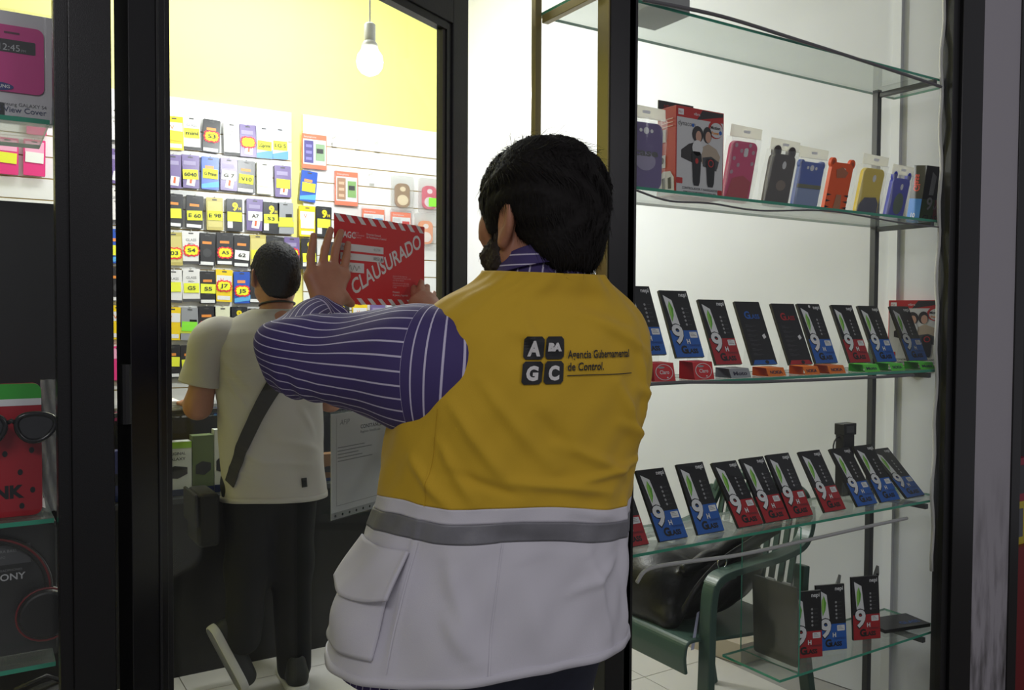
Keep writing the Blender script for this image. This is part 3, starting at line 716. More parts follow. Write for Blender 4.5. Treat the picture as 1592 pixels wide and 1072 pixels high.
# grey box on the empty top shelf
p = onY(1004, 20, 1.83); b = MB(); b.bx(-.085, .06, -.08, .06, 0, .12, mat('grey_card_box', (150, 150, 148), .6)); r = thing('grey_carton', (p.x, 1.80, SHZ[0] + .0005), 'plain grey carton resting on the top shelf by the post', 'box')
b.build('carton', r, bevel=.003); MB().bx(-.085, .06, -.0808, -.08, .055, .062, TAPE_M).build('tape_seam', r)
# ================================================================== accessory packs on the slatwall
NOTE_Y = pc((232, 236, 60), .6); NOTE_G = pc((140, 232, 60), .6); NOTE_W = pc((236, 236, 232), .6); BURST_R = pc((232, 40, 60), .5); PEN = pc((60, 60, 50), .6)
COLS = dict(white=(224, 222, 220), black=(44, 44, 46), purple=(112, 96, 146), blue=(44, 86, 182), gold=(186, 172, 96), cream=(226, 226, 196), yellow=(240, 206, 36), grey=(150, 152, 156), nine=(40, 42, 46), pink=(226, 60, 130), silver=(196, 200, 210))
def burst(cx_, cz_, rx, rz, n=14):
    o = []
    for i in range(2 * n):
        a = math.pi * i / n; k = 1.0 if i % 2 == 0 else .84; o.append((cx_ + rx * k * math.copysign(abs(math.cos(a)) ** .6, math.cos(a)), cz_ + rz * k * math.copysign(abs(math.sin(a)) ** .6, math.sin(a))))
    return o
def pack(x, z, kind, note, word, label, group, w_=.088, h_=.165, tilt=0.0):
    """z is the top edge"""
    r = thing('accessory_pack', (x, BY - .048, z), label, 'phone accessory', group, rot=(0, math.radians(tilt), 0))
    c = COLS[kind]; m = pc(c, .35)
    b = MB(); b.prism(rrect(-w_ / 2, -h_, w_ / 2, 0, .004, 2), 0, .014, m); b.build('carton', r)
    b = MB(); y = -.0008
    b.flat(rrect(-.012, -.014, .012, -.008, .002), y, pc((70, 70, 70)))
    if kind == 'white': b.text('GLASS', 0, -.05, .018, y, GREY, 'c', bold=.02); b.text('PRO+', 0, -.068, .012, y, DKGREY, 'c'); b.flat(rect(-w_ / 2, -h_, w_ / 2, -h_ + .014), y, DKGREY)
    elif kind == 'purple': b.flat(rect(-w_ * .38, -.05, w_ * .3, -.03), y, pc((150, 140, 176))); b.flat([(-.02, -.15), (.02, -.155), (.028, -.11), (-.012, -.105)], y, WH); b.flat([(-.004, -.14), (.006, -.142), (.01, -.112), (.0, -.11)], y * 2, pc((226, 90, 40)))
    elif kind == 'blue': b.flat([(-w_ / 2, -.14), (w_ / 2, -.12), (w_ / 2, -.15), (-w_ / 2, -.16)], y, pc((90, 170, 226))); b.flat(rect(-w_ * .3, -.06, w_ * .2, -.045), y, pc((240, 150, 80)))
    elif kind == 'nine':
        b.text('9', -.012, -.058, .055, y * 2, pc((236, 214, 30)), bold=.05); b.text('H', .02, -.055, .02, y * 2, pc((236, 214, 30)), bold=.03)
        b.flat([(-.036, -.15), (-.01, -.15), (-.01, -.085), (-.036, -.085)], y, WH)
    elif kind == 'black': b.flat(rect(-w_ * .3, -.055, w_ * .25, -.042), y, pc((226, 140, 60))); b.flat(ellipse(0, -.1, .022, .022, 14), y, DKGREY); b.flat(rect(-w_ / 2 + .004, -h_ + .004, w_ * .4, -h_ + .02), y, WH)
    elif kind == 'yellow': b.flat(rect(-w_ / 2 + .004, -.075, w_ / 2 - .004, -.03), y, WH); b.flat(rect(-w_ / 2 + .01, -h_ + .01, w_ / 2 - .01, -h_ + .03), y, WH); b.text('V', -.02, -.065, .03, y * 2, pc((226, 120, 30)))
    elif kind == 'grey': b.flat(rect(-w_ / 2, -.13, w_ / 2, -.1), y, pc((206, 214, 60))); b.flat(rect(0, -.09, w_ * .4, -.06), y, INK)
    elif kind == 'silver': b.flat([(-w_ / 2, -h_), (w_ / 2, -h_), (w_ / 2, -.12), (-w_ / 2, -.14)], y, pc((90, 150, 220))); b.text('LG', -.03, -.04, .014, y, GREY)
    elif kind == 'gold': b.flat(rect(-w_ / 2 + .006, -.15, w_ / 2 - .006, -.02), y, pc((206, 194, 120)))
    elif kind == 'pink': b.flat(rect(-w_ / 2 + .006, -.06, w_ / 2 - .006, -.01), y, pc((240, 170, 200)))
    b.build('print', r)
    if note:
        q = MB(); t = random.uniform(-.08, .08); ns = -.001 * 3
        zc = -.095 + random.uniform(-.01, .012)
        if note == 'burst':
            q.flat(burst(0, zc, .042, .032), ns, BURST_R); q.flat(burst(0, zc, .034, .024), ns * 1.4, pc((240, 240, 40), .6))
        else:
            nm = {'y': NOTE_Y, 'g': NOTE_G, 'w': NOTE_W}[note]; pts = rect(-.037, zc - .023, .037, zc + .025)
            ct, st = math.cos(t), math.sin(t); q.prism([(px_ * ct - (pz_ - zc) * st, zc + px_ * st + (pz_ - zc) * ct) for px_, pz_ in pts], ns, ns + .0005, nm)
        pn = q.build('price_note', r)
        if word: MB().text(word, 0, zc - .008, .026, ns * 1.8, PEN, 'c', bold=.02, width=min(.06, .016 * len(word) + .006)).build('handwriting', pn)
    k = MB(); k.tube([(0, .03, .004), (0, -.006, .0), (0, -.012, .006)], .0016, WP, 6); k.build('hook', r)
    return r
ORD = ['first', 'second', 'third', 'fourth', 'fifth', 'sixth', 'seventh', 'eighth', 'ninth', 'tenth', 'eleventh']
NN = {'y': 'yellow note', 'g': 'green note', 'w': 'white note', 'burst': 'red starburst price', None: 'no note'}
KN = {'nine': 'black nine-hardness pack', 'silver': 'silver blue pack'}
rows1 = [
    (186, [(60, 'pink', 'y', ''), (183, 'white', None, ''), (272, 'yellow', 'y', ''), (299, 'white', 'y', 'mini'), (331, 'black', 'burst', 'S3'), (361, 'white', None, ''), (386, 'purple', 'burst', ''), (411, 'silver', 'y', 'LGprime'), (436, 'silver', 'y', 'LG S')]),
    (244, [(14, 'pink', 'y', ''), (56, 'pink', 'w', ''), (183, 'purple', None, ''), (270, 'purple', None, ''), (297, 'purple', 'y', '6040'), (328, 'blue', 'y', 'G Prime'), (357, 'purple', 'w', 'G 7'), (384, 'black', 'y', 'V10'), (412, 'cream', 'w', ''), (440, 'purple', 'y', '')]),
    (305, [(183, 'white', None, ''), (271, 'black', 'y', ''), (304, 'black', 'y', 'E 60'), (334, 'gold', 'y', 'E 98'), (365, 'nine', 'y', ''), (397, 'purple', 'w', 'A7'), (422, 'nine', 'y', 'S3'), (444, 'grey', 'y', '')]),
    (361, [(183, 'blue', 'y', ''), (270, 'gold', 'burst', '03'), (297, 'white', 'burst', 'S4'), (323, 'black', None, ''), (350, 'black', 'burst', 'A5'), (377, 'black', 'w', '62'), (401, 'gold', 'y', ''), (428, 'black', None, ''), (454, 'purple', 'burst', '')]),
    (418, [(183, 'black', None, ''), (270, 'white', 'y', ''), (297, 'white', 'y', 'G5'), (323, 'black', 'y', 'S5'), (349, 'yellow', 'burst', 'J7'), (376, 'blue', 'burst', 'J5'), (402, 'black', None, ''), (430, 'white', 'y', '')]),
    (475, [(183, 'yellow', None, ''), (268, 'yellow', None, ''), (295, 'grey', 'g', ''), (321, 'black', 'burst', ''), (346, 'cream', None, ''), (371, 'nine', 'y', ''), (398, 'black', 'y', ''), (425, 'purple', 'y', '')]),
    (532, [(183, 'pink', None, ''), (266, 'black', 'y', ''), (294, 'black', 'y', 'G 3'), (320, 'black', 'y', ''), (342, 'blue', 'y', '')]),
]
for i, (py, row) in enumerate(rows1):
    for j, (px, kind, note, word) in enumerate(row):
        p0 = onY(361, py + (4 if i < 2 else 3), BY - .05); p = onY(px, 400, BY - .05)
        wn = (' marked ' + word.replace(' ', '')) if word else ''
        side = 'in door hinge gap' if px == 183 else ('seen through the left showcase' if px < 100 else '%s of row' % ORD[j])
        lb = '%s, %s%s, %s %s on crowded slatwall' % (KN.get(kind, kind + ' accessory pack'), NN[note], wn, side, ORD[i] + (' row' if px < 190 else ''))
        lb = lb.replace('of row %s on' % ORD[i], 'in %s row of' % ORD[i]).replace('slatwall', 'wall').replace(' accessory pack', ' pack')
        pack(p.x, p0.z + random.uniform(-.006, .006), kind, note, word, lb, 'packs on the crowded slatwall', w_=.084 + random.uniform(-.004, .006), tilt=random.uniform(-2, 2))
rows2 = [(482, 266, 'blue', 'y', '', 'blue accessory pack with yellow note, tilted, alone on the bare slatwall', 5),
         (478, 320, 'yellow', 'w', '', 'yellow and white pack left edge of the bare slatwall above the hand', 0),
         (504, 321, 'nine', 'y', '', 'black pack with a yellow 9 just above the raised hand', 1),
         (481, 371, 'nine', 'y', '', 'black pack with a yellow 9 left of the raised fingers', 0),
         (520, 376, 'nine', 'y', '', 'black pack hidden behind the raised fingers', 0),
         (560, 470, 'yellow', None, '', 'yellow pack below the left corner of the closure notice', 0),
         (588, 470, 'purple', None, '', 'purple pack below the closure notice', 0),
         (612, 472, 'silver', 'y', '', 'silver pack below the middle of the closure notice', 0),
         (638, 474, 'purple', 'g', '', 'purple pack with green note behind the striped shoulder', 0),
         (532, 470, 'nine', None, '', 'black pack beside the thumb of the raised hand', 0)]
for px, py, kind, note, word, lb, tl in rows2:
    p = onY(px, py, BY - .05); pack(p.x, p.z, kind, note, word, lb, 'packs on the bare slatwall', tilt=tl)
def case_pack(px, py, w_, h_, left, right, label):
    p = onY(px, py, BY - .05); OR = pc((240, 128, 96), .4)
    r = thing('case_pack', (p.x, BY - .05, p.z), label, 'phone accessory', 'orange edged case packs')
    b = MB(); b.prism(rect(-w_ / 2, -h_, w_ / 2, 0), 0, .018, OR); b.build('carton', r)
    b = MB(); y = -.0008; b.flat(rect(-w_ / 2 + .004, -h_ + .022, w_ / 2 - .004, -.028), y, WH); b.flat(rect(-w_ * .43, -h_ + .03, -w_ * .05, -.036), y * 2, pc(left)); b.flat(rect(w_ * .04, -h_ + .045, w_ * .42, -.05), y * 2, pc(right))
    for k in range(3): b.flat(rect(-w_ * .36, -h_ + .045 + k * .034, -w_ * .12, -h_ + .06 + k * .034), y * 3, pc(tuple(min(255, v + 50) for v in left)))
    b.flat(rect(w_ * .08, -.1, w_ * .36, -.075), y * 3, DKGREY); b.text('Smartphone', -w_ * .44, -.02, .014, y * 2, WH); b.build('front_print', r)
    q = MB(); q.prism(rect(-w_ / 2 - .004, -h_ - .004, w_ / 2 + .004, .012), -.006, .02, BLISTER); q.build('clear_sleeve', r)
    return r
case_pack(489, 209, .135, .185, (92, 84, 150), (150, 180, 140), 'orange edged case pack with purple window, top of the bare slatwall')
case_pack(539, 267, .13, .185, (178, 138, 108), (140, 180, 110), 'orange edged case pack with brown window in the middle of the bare slatwall')
case_pack(581, 325, .13, .185, (206, 206, 206), (120, 160, 200), 'orange edged case pack peeking over the closure notice, left one')
case_pack(624, 330, .12, .185, (206, 206, 206), (200, 60, 60), 'orange edged case pack peeking over the closure notice, right one')
def bag_item(px, py, c, c2, label, note=None):
    p = onY(px, py, BY - .05); r = thing('bagged_case', (p.x, BY - .052, p.z), label, 'phone case', 'bagged cases on the bare slatwall')
    m = mat('soft_%d_%d_%d' % c, c, .5); m2 = mat('soft_%d_%d_%d' % c2, c2, .5)
    b = MB(); b.prism(rrect(-.045, -.165, .045, -.03, .03, 5), 0, .016, m); b.build('case_shell', r, bevel=.003)
    b = MB(); b.flat(ellipse(0, -.125, .035, .03), -.0008, m2); b.flat(ellipse(0, -.062, .018, .014), -.0008, m2); b.build('pale_panel', r)
    q = MB(); q.prism(rrect(-.065, -.185, .065, .012, .008, 2), -.006, .022, BAG_M); q.build('clear_bag', r)
    if note:
        q = MB(); q.flat(rect(-.01, -.15, .05, -.1), -.0075, note); q.build('price_note', r)
bag_item(626, 277, (142, 106, 66), (226, 206, 170), 'brown and cream case in a clear bag above the closure notice')
bag_item(668, 281, (214, 60, 96), (240, 220, 226), 'pink case with green note in a clear bag by the door stile', NOTE_G)
bag_item(662, 335, (236, 150, 100), (240, 226, 220), 'orange case in a clear bag at the notice corner')
for px, py, hl in ((517, 214, 'empty white hook nearest the purple windowed case pack'), (552, 218, 'middle empty white hook on the top bare slat'), (581, 222, 'rightmost empty white hook on the top bare slat'), (573, 271, 'lowest empty white hook, left of the brown bagged case')):
    p = onY(px, py, BY - .03); b = MB(); b.tube([(0, .008, 0), (0, -.05, -.004), (0, -.058, .008)], .003, WP, 8); b.prism(rect(-.014, -.03, .014, .008), .004, .008, WP)
    b.flat(rect(-.016, -.055, .016, -.02), -.045, pc((238, 238, 236)))
    tag(b.build('wall_hook', loc=p), hl, 'hook', 'empty hooks on the bare slatwall')

# ================================================================== counter
ct = thing('shop_counter', (.6, 3.6, 0), 'black shop counter with a glazed upper display in front of the slatwall', 'counter')
DKW = mat('black_laminate', (9, 9, 10), .4)
cx0, cx1 = -1.6, 1.35      # local x
MB().bx(cx0, cx1, 0, .5, 0, .70, DKW).build('lower_panel', ct)
MB().bx(cx0, cx1, .0, .5, 1.045, 1.06, GLASS_CASE).build('glass_top', ct)
MB().bx(cx0, cx1, 0, .006, .72, 1.045, GLASS_CASE).build('front_pane', ct)
MB().bx(cx0, cx1, -.002, .02, .70, .72, STEEL).build('lower_edge', ct)
MB().bx(cx0, cx1, -.004, .016, 1.06, 1.075, STEEL).build('upper_edge', ct)
MB().bx(cx0, cx1, .47, .5, .70, 1.045, DKW).build('rear_board', ct)
def cbox(px, py, w_, h_, d_, c, label, z=.72, words=(), top=None, yl=3.66, art=None):
    p = onY(px, py, yl); r = thing('accessory_box', (p.x, yl, z), label, 'box', 'boxes in the counter')
    b = MB(); b.bx(-w_ / 2, w_ / 2, 0, d_, 0, h_, pc(c)); b.build('carton', r, bevel=.001); b = MB(); y = -.0007
    if top: b.flat(rect(-w_ / 2, h_ * .88, w_ / 2, h_), y, pc(top))
    if art: b.flat([(q[0] * w_, q[1] * h_) for q in art[0]], y, pc(art[1]))
    b.flat(rect(-w_ / 2, 0, w_ / 2, h_ * .12), y, pc((30, 44, 90)))
    for k, t in enumerate(words): b.text(t, 0, h_ * (.76 - k * .1), .016, y * 2, DKGREY, 'c', bold=.02, width=w_ * .6)
    b.build('front_print', r)
dock = [(-.35, .35), (.05, .32), (.36, .40), (.36, .52), (-.05, .56), (-.35, .50)]
cbox(274, 720, .12, .22, .06, (212, 214, 212), 'white boxed charging dock in the counter left of the man in grey', words=('ORIGINAL', 'GALAXY'), top=(150, 200, 60), art=(dock, (36, 36, 38)))
cbox(316, 720, .085, .24, .06, (96, 110, 70), 'green accessory box in the counter beside the man in grey', art=(dock, (44, 44, 46)))
cbox(343, 720, .05, .26, .05, (206, 206, 200), 'narrow white box in the counter at the bag strap', art=(dock, (36, 36, 38)))
cbox(180, 720, .10, .2, .06, (60, 62, 110), 'blue box in the counter seen through the hinge gap', art=(dock, (36, 36, 38)))
cbox(512, 700, .10, .12, .06, (120, 84, 50), 'brown box in the counter right of the man in grey', art=(dock, (36, 36, 38)))
cbox(230, 720, .09, .2, .06, (150, 60, 50), 'red box in the counter behind the black door stile', art=(dock, (36, 36, 38)))
p = onY(284, 622, 3.72); r = thing('paper_stack', (p.x - .12, 3.74, 1.0615), 'stack of white papers on the counter beside the man in grey', 'paper')
for k in range(5): MB().box((random.uniform(-.006, .006), 0, .004 + k * .009), (.2, .14, .008), pc((228, 228, 224), .7), Matrix.Rotation(random.uniform(-.06, .06), 3, 'Z')).build('paper_pad', r)

# black bag on the floor seen under the left shelf
f_ = Field((-.1, 3.0, 0), (.5, 3.55, .3), .008); q = (.19, 3.28)
f_.ell((q[0], q[1], .09), (.17, .10, .085)).ell((q[0] + .05, q[1], .14), (.1, .08, .06), k=.04)
r = thing('black_bag', (q[0], q[1], 0), 'soft black bag on the floor below the left showcase shelf', 'bag'); o = f_.build('bag_body', mat('black_nylon', (22, 22, 24), .6, bump=.2, bscale=200), r); o.location = (-q[0], -q[1], 0)
b = MB(); b.tube([(-.1, 0, .13), (-.07, -.02, .21), (.02, -.02, .235), (.1, 0, .18)], .008, PL, 8); b.build('handle', r, smooth=True)

# ================================================================== left showcase
for z, lb in ((SHZ[1], 'glass shelf of the left showcase under the pink cover box'), (1.094, 'glass shelf under the watermelon phone case'), (.839, 'lowest glass shelf of the left showcase under the headphones')):
    glass_shelf(-.95, .124, z, lb, 1.70, 1.96)
b = MB(); b.bx(-.95, .20, 1.975, 1.99, .90, 1.675, DARK_BOARD); tag(b.build('backing_panel'), 'black board closing the back of the left showcase', 'panel')
# boxed pink flip cover
p = onY(81, 100, 1.75); x1 = p.x
r = thing('flip_cover_box', (x1 - .062, 1.75, SHZ[1] + .0005), 'grey retail box with a pink flip cover in the left showcase', 'box')
GB = pc((214, 210, 212), .35); PK = pc((214, 44, 138), .35)
MB().bx(-.062, .062, 0, .025, 0, .19, GB).build('carton', r, bevel=.001)
b = MB(); y = -.0006; b.prism(rrect(-.06, .05, .049, .165, .012, 4), -.004, .0, PK)
b.flat(rrect(-.06, .118, .036, .140, .002), -.0046, INK); b.text('12:45', .012, .121, .016, -.005, pc((190, 190, 190)), 'r'); b.text('PM', .014, .121, .006, -.005, pc((150, 150, 150)))
b.flat(rrect(-.012, .150, .012, .1535, .0015), -.0046, pc((90, 20, 60)))
b.flat([(-.06, .045), (-.0, .045), (.012, .036), (.06, .034), (.06, .002), (-.06, .002)], -.0046, GB)
b.flat(ellipse(-.022, .058, .024, .007, 20), -.0052, pc((24, 44, 120))); b.text('SAMSUNG', -.022, .0555, .008, -.0058, WH, 'c', bold=.02)
b.text('Samsung GALAXY S4', .052, .026, .0085, -.0052, DKGREY, 'r'); b.text('S View Cover', .052, .015, .0135, -.0052, pc((50, 60, 96)), 'r', bold=.01)
for k in range(2): b.flat(rect(.0, .008 - k * .003, .05, .0088 - k * .003), -.0052, GREY)
b.flat(rrect(-.06, .006, -.012, .03, .004), -.005, INK); b.build('front_print', r)
b = MB(); b.prism(rect(-.063, -.001, .063, .192), -.0075, .0255, BLISTER); b.build('clear_wrap', r)
# watermelon phone case + sunglasses
p = onY(65, 700, 1.745); x1 = p.x
r = thing('watermelon_phone_case', (x1 - .052, 1.745, 1.0945), 'watermelon phone case in red, white and green with black seeds', 'phone case')
RM = mat('melon_red', (166, 24, 38), .35); b = MB(); b.prism(rrect(-.052, 0, .052, .235, .014, 6), 0, .012, RM); b.build('case_shell', r, bevel=.0015)
b = MB(); y = -.0006
b.flat([(-.052, .208), (.052, .208)] + [q for q in rrect(-.052, 0, .052, .235, .014, 6) if q[1] > .21], y, mat('melon_green', (54, 166, 52), .35)); b.flat(rect(-.052, .196, .052, .208), y, WH)
for dx, dz in ((-.005, .112), (.036, .116), (.018, .078), (.037, .045), (.02, .018), (-.03, .09), (-.035, .03), (-.02, .150)): b.flat(ellipse(dx, dz, .0042, .0055, 10), y, INK)
b.text('PINK', .024, .034, .030, y * 2, INK, 'r', bold=.05); b.build('printed_front', r)
b = MB(); n = 8
vs = [(.052 + .035 * i / (n - 1), .012 + .01 * math.sin(i * 2.1 + j * 1.7), .0 + .24 * j / 9) for j in range(10) for i in range(n)]
b.add(vs, [(j * n + i, j * n + i + 1, (j + 1) * n + i + 1, (j + 1) * n + i) for j in range(9) for i in range(n - 1)], BAG_M); b.build('crumpled_wrap', r, smooth=True)
sg = onY(45, 662, 1.70); r = thing('sunglasses', (sg.x, 1.70, sg.z), 'large black sunglasses propped against the watermelon case', 'glasses')
LENS = mat('dark_lens', (24, 24, 26), .08, coat=.5); FRM = mat('black_frame', (14, 14, 15), .2)
for s_, cxl in ((1, .008), (-1, -.062)):
    ring = [(cxl + .030 * math.cos(a) * (1 + .1 * math.cos(a) * s_), .0, .024 * math.sin(a) + .003 * math.cos(2 * a)) for a in [2 * math.pi * k / 28 for k in range(29)]]
    b = MB(); b.tube(ring, .0045, FRM, 8, False); b.build('rim', r, smooth=True)
    b = MB(); b.add([(q[0], q[1] + .001, q[2]) for q in ring[:-1]], [tuple(range(28))], LENS); b.build('lens', r)
b = MB(); b.tube([(-.031, 0, .008), (-.026, -.003, .011), (-.022, 0, .008)], .004, FRM, 8); b.build('bridge', r, smooth=True)
b = MB(); b.tube([(.04, 0, .012), (.046, .008, .012), (.046, .03, .008), (.044, .05, -.01)], .0035, FRM, 8); b.build('temple', r, smooth=True)
# white tissue on that shelf
b = MB(); n = 12
vs = [(-.12 + .235 * i / (n - 1), 1.765 + .11 * j / 7, 1.096 + .012 * abs(math.sin(i * 1.7 + j * 2.3)) + .006 * abs(math.sin(i * .9 - j * 1.1))) for j in range(8) for i in range(n)]
b.add(vs, [(j * n + i, j * n + i + 1, (j + 1) * n + i + 1, (j + 1) * n + i) for j in range(7) for i in range(n - 1)], mat('white_tissue', (190, 192, 192), .6)); tag(b.build('tissue_paper', smooth=True), 'crumpled white tissue behind the watermelon case', 'tissue')
# headphones in a dark blister
p = onY(92, 900, 1.74); x1 = p.x
r = thing('headphone_blister', (x1 - .09, 1.74, .8395), 'black and red headphones in a dark blister pack on the left', 'headphones')
DB = mat('dark_blister_card', (26, 26, 28), .35); MB().bx(-.09, .088, .03, .075, 0, .235, DB).build('backing_card', r, bevel=.002)
arc = [(-.02 + .095 * math.cos(a), .015, .115 + .10 * math.sin(a)) for a in [math.pi * k / 24 for k in range(25)]]
b = MB(); b.tube(arc, .007, PL, 8); b.tube([(q[0] * 1.02, q[1] - .006, q[2] + .003) for q in arc], .0022, mat('red_cord', (120, 18, 26), .4), 6); b.build('headband', r, smooth=True)
for cx_ in (.068, -.105):
    b = MB(); b.tube([(cx_, -.01 + .0, .075), (cx_, .022, .075)], [.042, .046], PL, 24); b.build('ear_cup', r, smooth=False, bevel=.004)
    b = MB(); b.tube([(cx_ + .047 * math.cos(a), -.004, .075 + .047 * math.sin(a)) for a in [2 * math.pi * k / 24 for k in range(25)]], .0018, MATS['red_cord'], 6, False); b.build('red_ring', r, smooth=True)
b = MB(); b.flat(rect(-.018, .165, .047, .2), .0285, pc((84, 84, 86))); b.flat(rect(-.018, .105, .047, .162), .0285, pc((15, 15, 16))); b.text('SONY', +.0145, .137, .017, .0279, pc((200, 200, 200)), 'c', bold=.015, width=.048)
b.text('EXTRA BASS', -.013, .187, .007, .0279, pc((150, 150, 150))); b.text('STEREO', -.013, .177, .006, .0279, pc((140, 140, 140))); b.text('HEADPHONES', +.0145, .153, .006, .0279, pc((130, 130, 130)), 'c'); b.build('label_print', r)
b = MB(); b.prism(rrect(-.093, -.0, .089, .24, .02, 4), -.016, .028, BLISTER); b.build('clear_blister', r)

# ================================================================== next stall at the right edge
b = MB(); b.bx(3.225, 4.6, 1.72, 1.9, 0, .585, mat('red_stall_panel', (120, 26, 30), .5)); tag(b.build('stall_counter'), 'red counter panel of the next stall at the right edge', 'counter')
b = MB(); b.bx(3.225, 4.6, 1.95, 2.0, .0, 2.8, DARK_BOARD); tag(b.build('stall_backdrop'), 'dark backdrop behind the next stall', 'panel')
for k, (zx, c, c2) in enumerate(((.586, (196, 178, 50), (90, 92, 96)), (.754, (150, 40, 60), (60, 60, 66)))):
    r = thing('stall_box', (3.37 + k * .02, 1.78, zx - .0), ('yellow edged box on the red counter of the next stall', 'maroon box on top of the yellow edged box')[k], 'box')
    MB().bx(-.09, .09, -.04, .04, 0, .167, pc(c)).build('carton', r); MB().bx(-.075, .075, -.0415, -.04, .03, .14, pc(c2)).build('front_print', r)

# ================================================================== closure notice and document on the door
def on_door(name, u, z, label, cat):
    return thing(name, DO + DU * u + Vector((0, 0, z)), label, cat, rot=(0, 0, DA))
uA, zA = door_uv(527, 330); uB, zB = door_uv(667, 352); uC, zC = door_uv(640, 475)
NW, NH = uB - uA, (zA + zB) / 2 - zC
NR = mat('notice_red', (196, 40, 44), .55); NWH = mat('notice_white', (206, 204, 202), .55); NG = mat('notice_small_print', (214, 160, 160), .55)
r = on_door('closure_notice', uA, zC, 'red closure notice with white diagonal lettering taped to the door glass', 'notice')
MB().bx(0, NW, -.0052, -.0045, 0, NH, NR).build('sheet', r)
b = MB(); y = -.0056; n = 9; sw = NW / n; hs = NH * .085
for k in range(n):
    x = k * sw
    b.flat([(x, NH), (x + sw * .42, NH), (min(x + sw * .92, NW), NH - hs), (min(x + sw * .46, NW), NH - hs)], y, NWH)
    if k > 0: b.flat([(x, hs * .85), (x + sw * .42, hs * .85), (min(x + sw * .92, NW), 0), (min(x + sw * .46, NW), 0)], y, NWH)
ang = math.atan2(NH * .60, NW * .72)
b.text('CLAUSURADO', NW * .195, NH * .105, NH * .245, y, NWH, bold=.02, rot=ang, width=NW * .86, shear=.06)
b.text('AGC', NW * .085, NH * .745, NH * .10, y, NWH, bold=.02)
for k, t in enumerate(('Agencia', 'Gubernamental', 'de Control')): b.text(t, NW * .19, NH * (.805 - k * .026), NH * .03, y, NG)
for k, t in enumerate(('Direccion General', 'de Fiscalizacion y Control')): b.text(t, NW * .325, NH * (.80 - k * .033), NH * .035, y, NWH)
for z0, z1, xr in ((.60, .68, .51), (.50, .575, .51), (.36, .47, .30)): b.flat(rect(NW * .06, NH * z0, NW * xr, NH * z1), y, NWH)
for z, t in ((.635, 'Faena N'), (.53, 'de clausura N'), (.36, 'Firma inspector')): b.text(t, NW * .075, NH * z, NH * .028, y - .0004, NR)
b.text('41714', NW * .40, NH * .625, NH * .05, y - .0004, GREY); b.text('00551 8', NW * .40, NH * .52, NH * .05, y - .0004, DKGREY)
sig = [(NW * (.10 + .012 * k), y - .0006, NH * (.41 + .045 * math.sin(k * 1.7) * (1 - .03 * k))) for k in range(14)]
b.tube(sig, .0004, DKGREY, 4)
for k in range(3): b.text(('requiere de faja segun ley', 'Toda persona que altere o viole', 'esta faja de clausura')[k], NW * .615, NH * (.345 - k * .025), NH * .028, y, NG)
for k in range(3): b.text(('infraccion articulo del codigo', 'contravencional vigente en la', 'Ciudad')[k], NW * .615, NH * (.26 - k * .025), NH * .028, y, NG)
b.text('Ministerio', NW * .615, NH * .15, NH * .034, y, NWH); b.text('de Justicia y Seguridad', NW * .615, NH * .115, NH * .034, y, NWH); b.build('print', r)
uA, zA = door_uv(527, 645); uC, zC = door_uv(527, 811)
r = on_door('document_sleeve', uA, zC, 'white certificate in a punched plastic sleeve on the door glass beside the vest', 'document')
H = zA - zC; MB().bx(0, .30, .0042, .0048, .0, H, mat('document_paper', (238, 238, 236), .6)).build('sheet', r)
b = MB(); y = .0038; b.text('AFIP', .03, H - .028, .018, y, GREY, shear=.2); b.text('CONSTANCIA DE INSCRIPCION', .105, H - .044, .0135, y, DKGREY, bold=.015); b.text('Regimen Simplificado', .105, H - .055, .009, y, DKGREY)
for k in range(5): b.flat(rect(.022, H - .082 - k * .008, .12 + .03 * math.sin(k * 2), H - .080 - k * .008), y, GREY)
for q in (rect(.018, .03, .019, H - .01), rect(.018, .03, .28, .031)): b.flat(q, y, GREY)
b.flat(rect(0, 0, .30, .016), y, pc((186, 186, 184))); 
for k in range(12): b.flat(ellipse(.014 + k * .025, .008, .0032, .0032, 10), y - .0004, INK)
b.build('print', r); MB().bx(-.004, .304, .0034, .0036, -.002, H + .006, BLISTER).build('plastic_sleeve', r)
# ================================================================== green plastic armchair with a black bag
GP = mat('green_plastic', (62, 86, 77), .35, bump=.03, bscale=200)
ch = thing('plastic_armchair', (2.2, 2.2, 0), 'dark green plastic armchair with slatted back behind the glass shelves', 'chair')
def cpt(p): return (p[0] - 2.2, p[1] - 2.2, p[2])
Y0, Y1 = 1.965, 2.435
def ribbon(b, pts, wv, th, m):
    """flat bar swept along pts; wv = width vector"""
    P = [Vector(p) for p in pts]; W_ = Vector(wv); vs = []
    for i, p in enumerate(P):
        t = (P[min(i + 1, len(P) - 1)] - P[max(i - 1, 0)]).normalized(); n = t.cross(W_).normalized() * th / 2; h = W_ / 2
        vs += [p - h - n, p + h - n, p + h + n, p - h + n]
    fs = [(4 * i + k, 4 * i + (k + 1) % 4, 4 * i + 4 + (k + 1) % 4, 4 * i + 4 + k) for i in range(len(P) - 1) for k in range(4)]
    fs += [(3, 2, 1, 0), tuple(4 * (len(P) - 1) + k for k in range(4))]; b.add([cpt(v) for v in vs], fs, m)
def spl(pts, n=8):
    P = [Vector(p) for p in pts]; q = []
    for i in range(len(P) - 1):
        p0 = P[max(i - 1, 0)]; p1, p2 = P[i], P[i + 1]; p3 = P[min(i + 2, len(P) - 1)]
        for k in range(n):
            t = k / n; q.append(.5 * ((2 * p1) + (p2 - p0) * t + (2 * p0 - 5 * p1 + 4 * p2 - p3) * t * t + (3 * p1 - p0 - 3 * p2 + p3) * t ** 3))
    return q + [P[-1]]
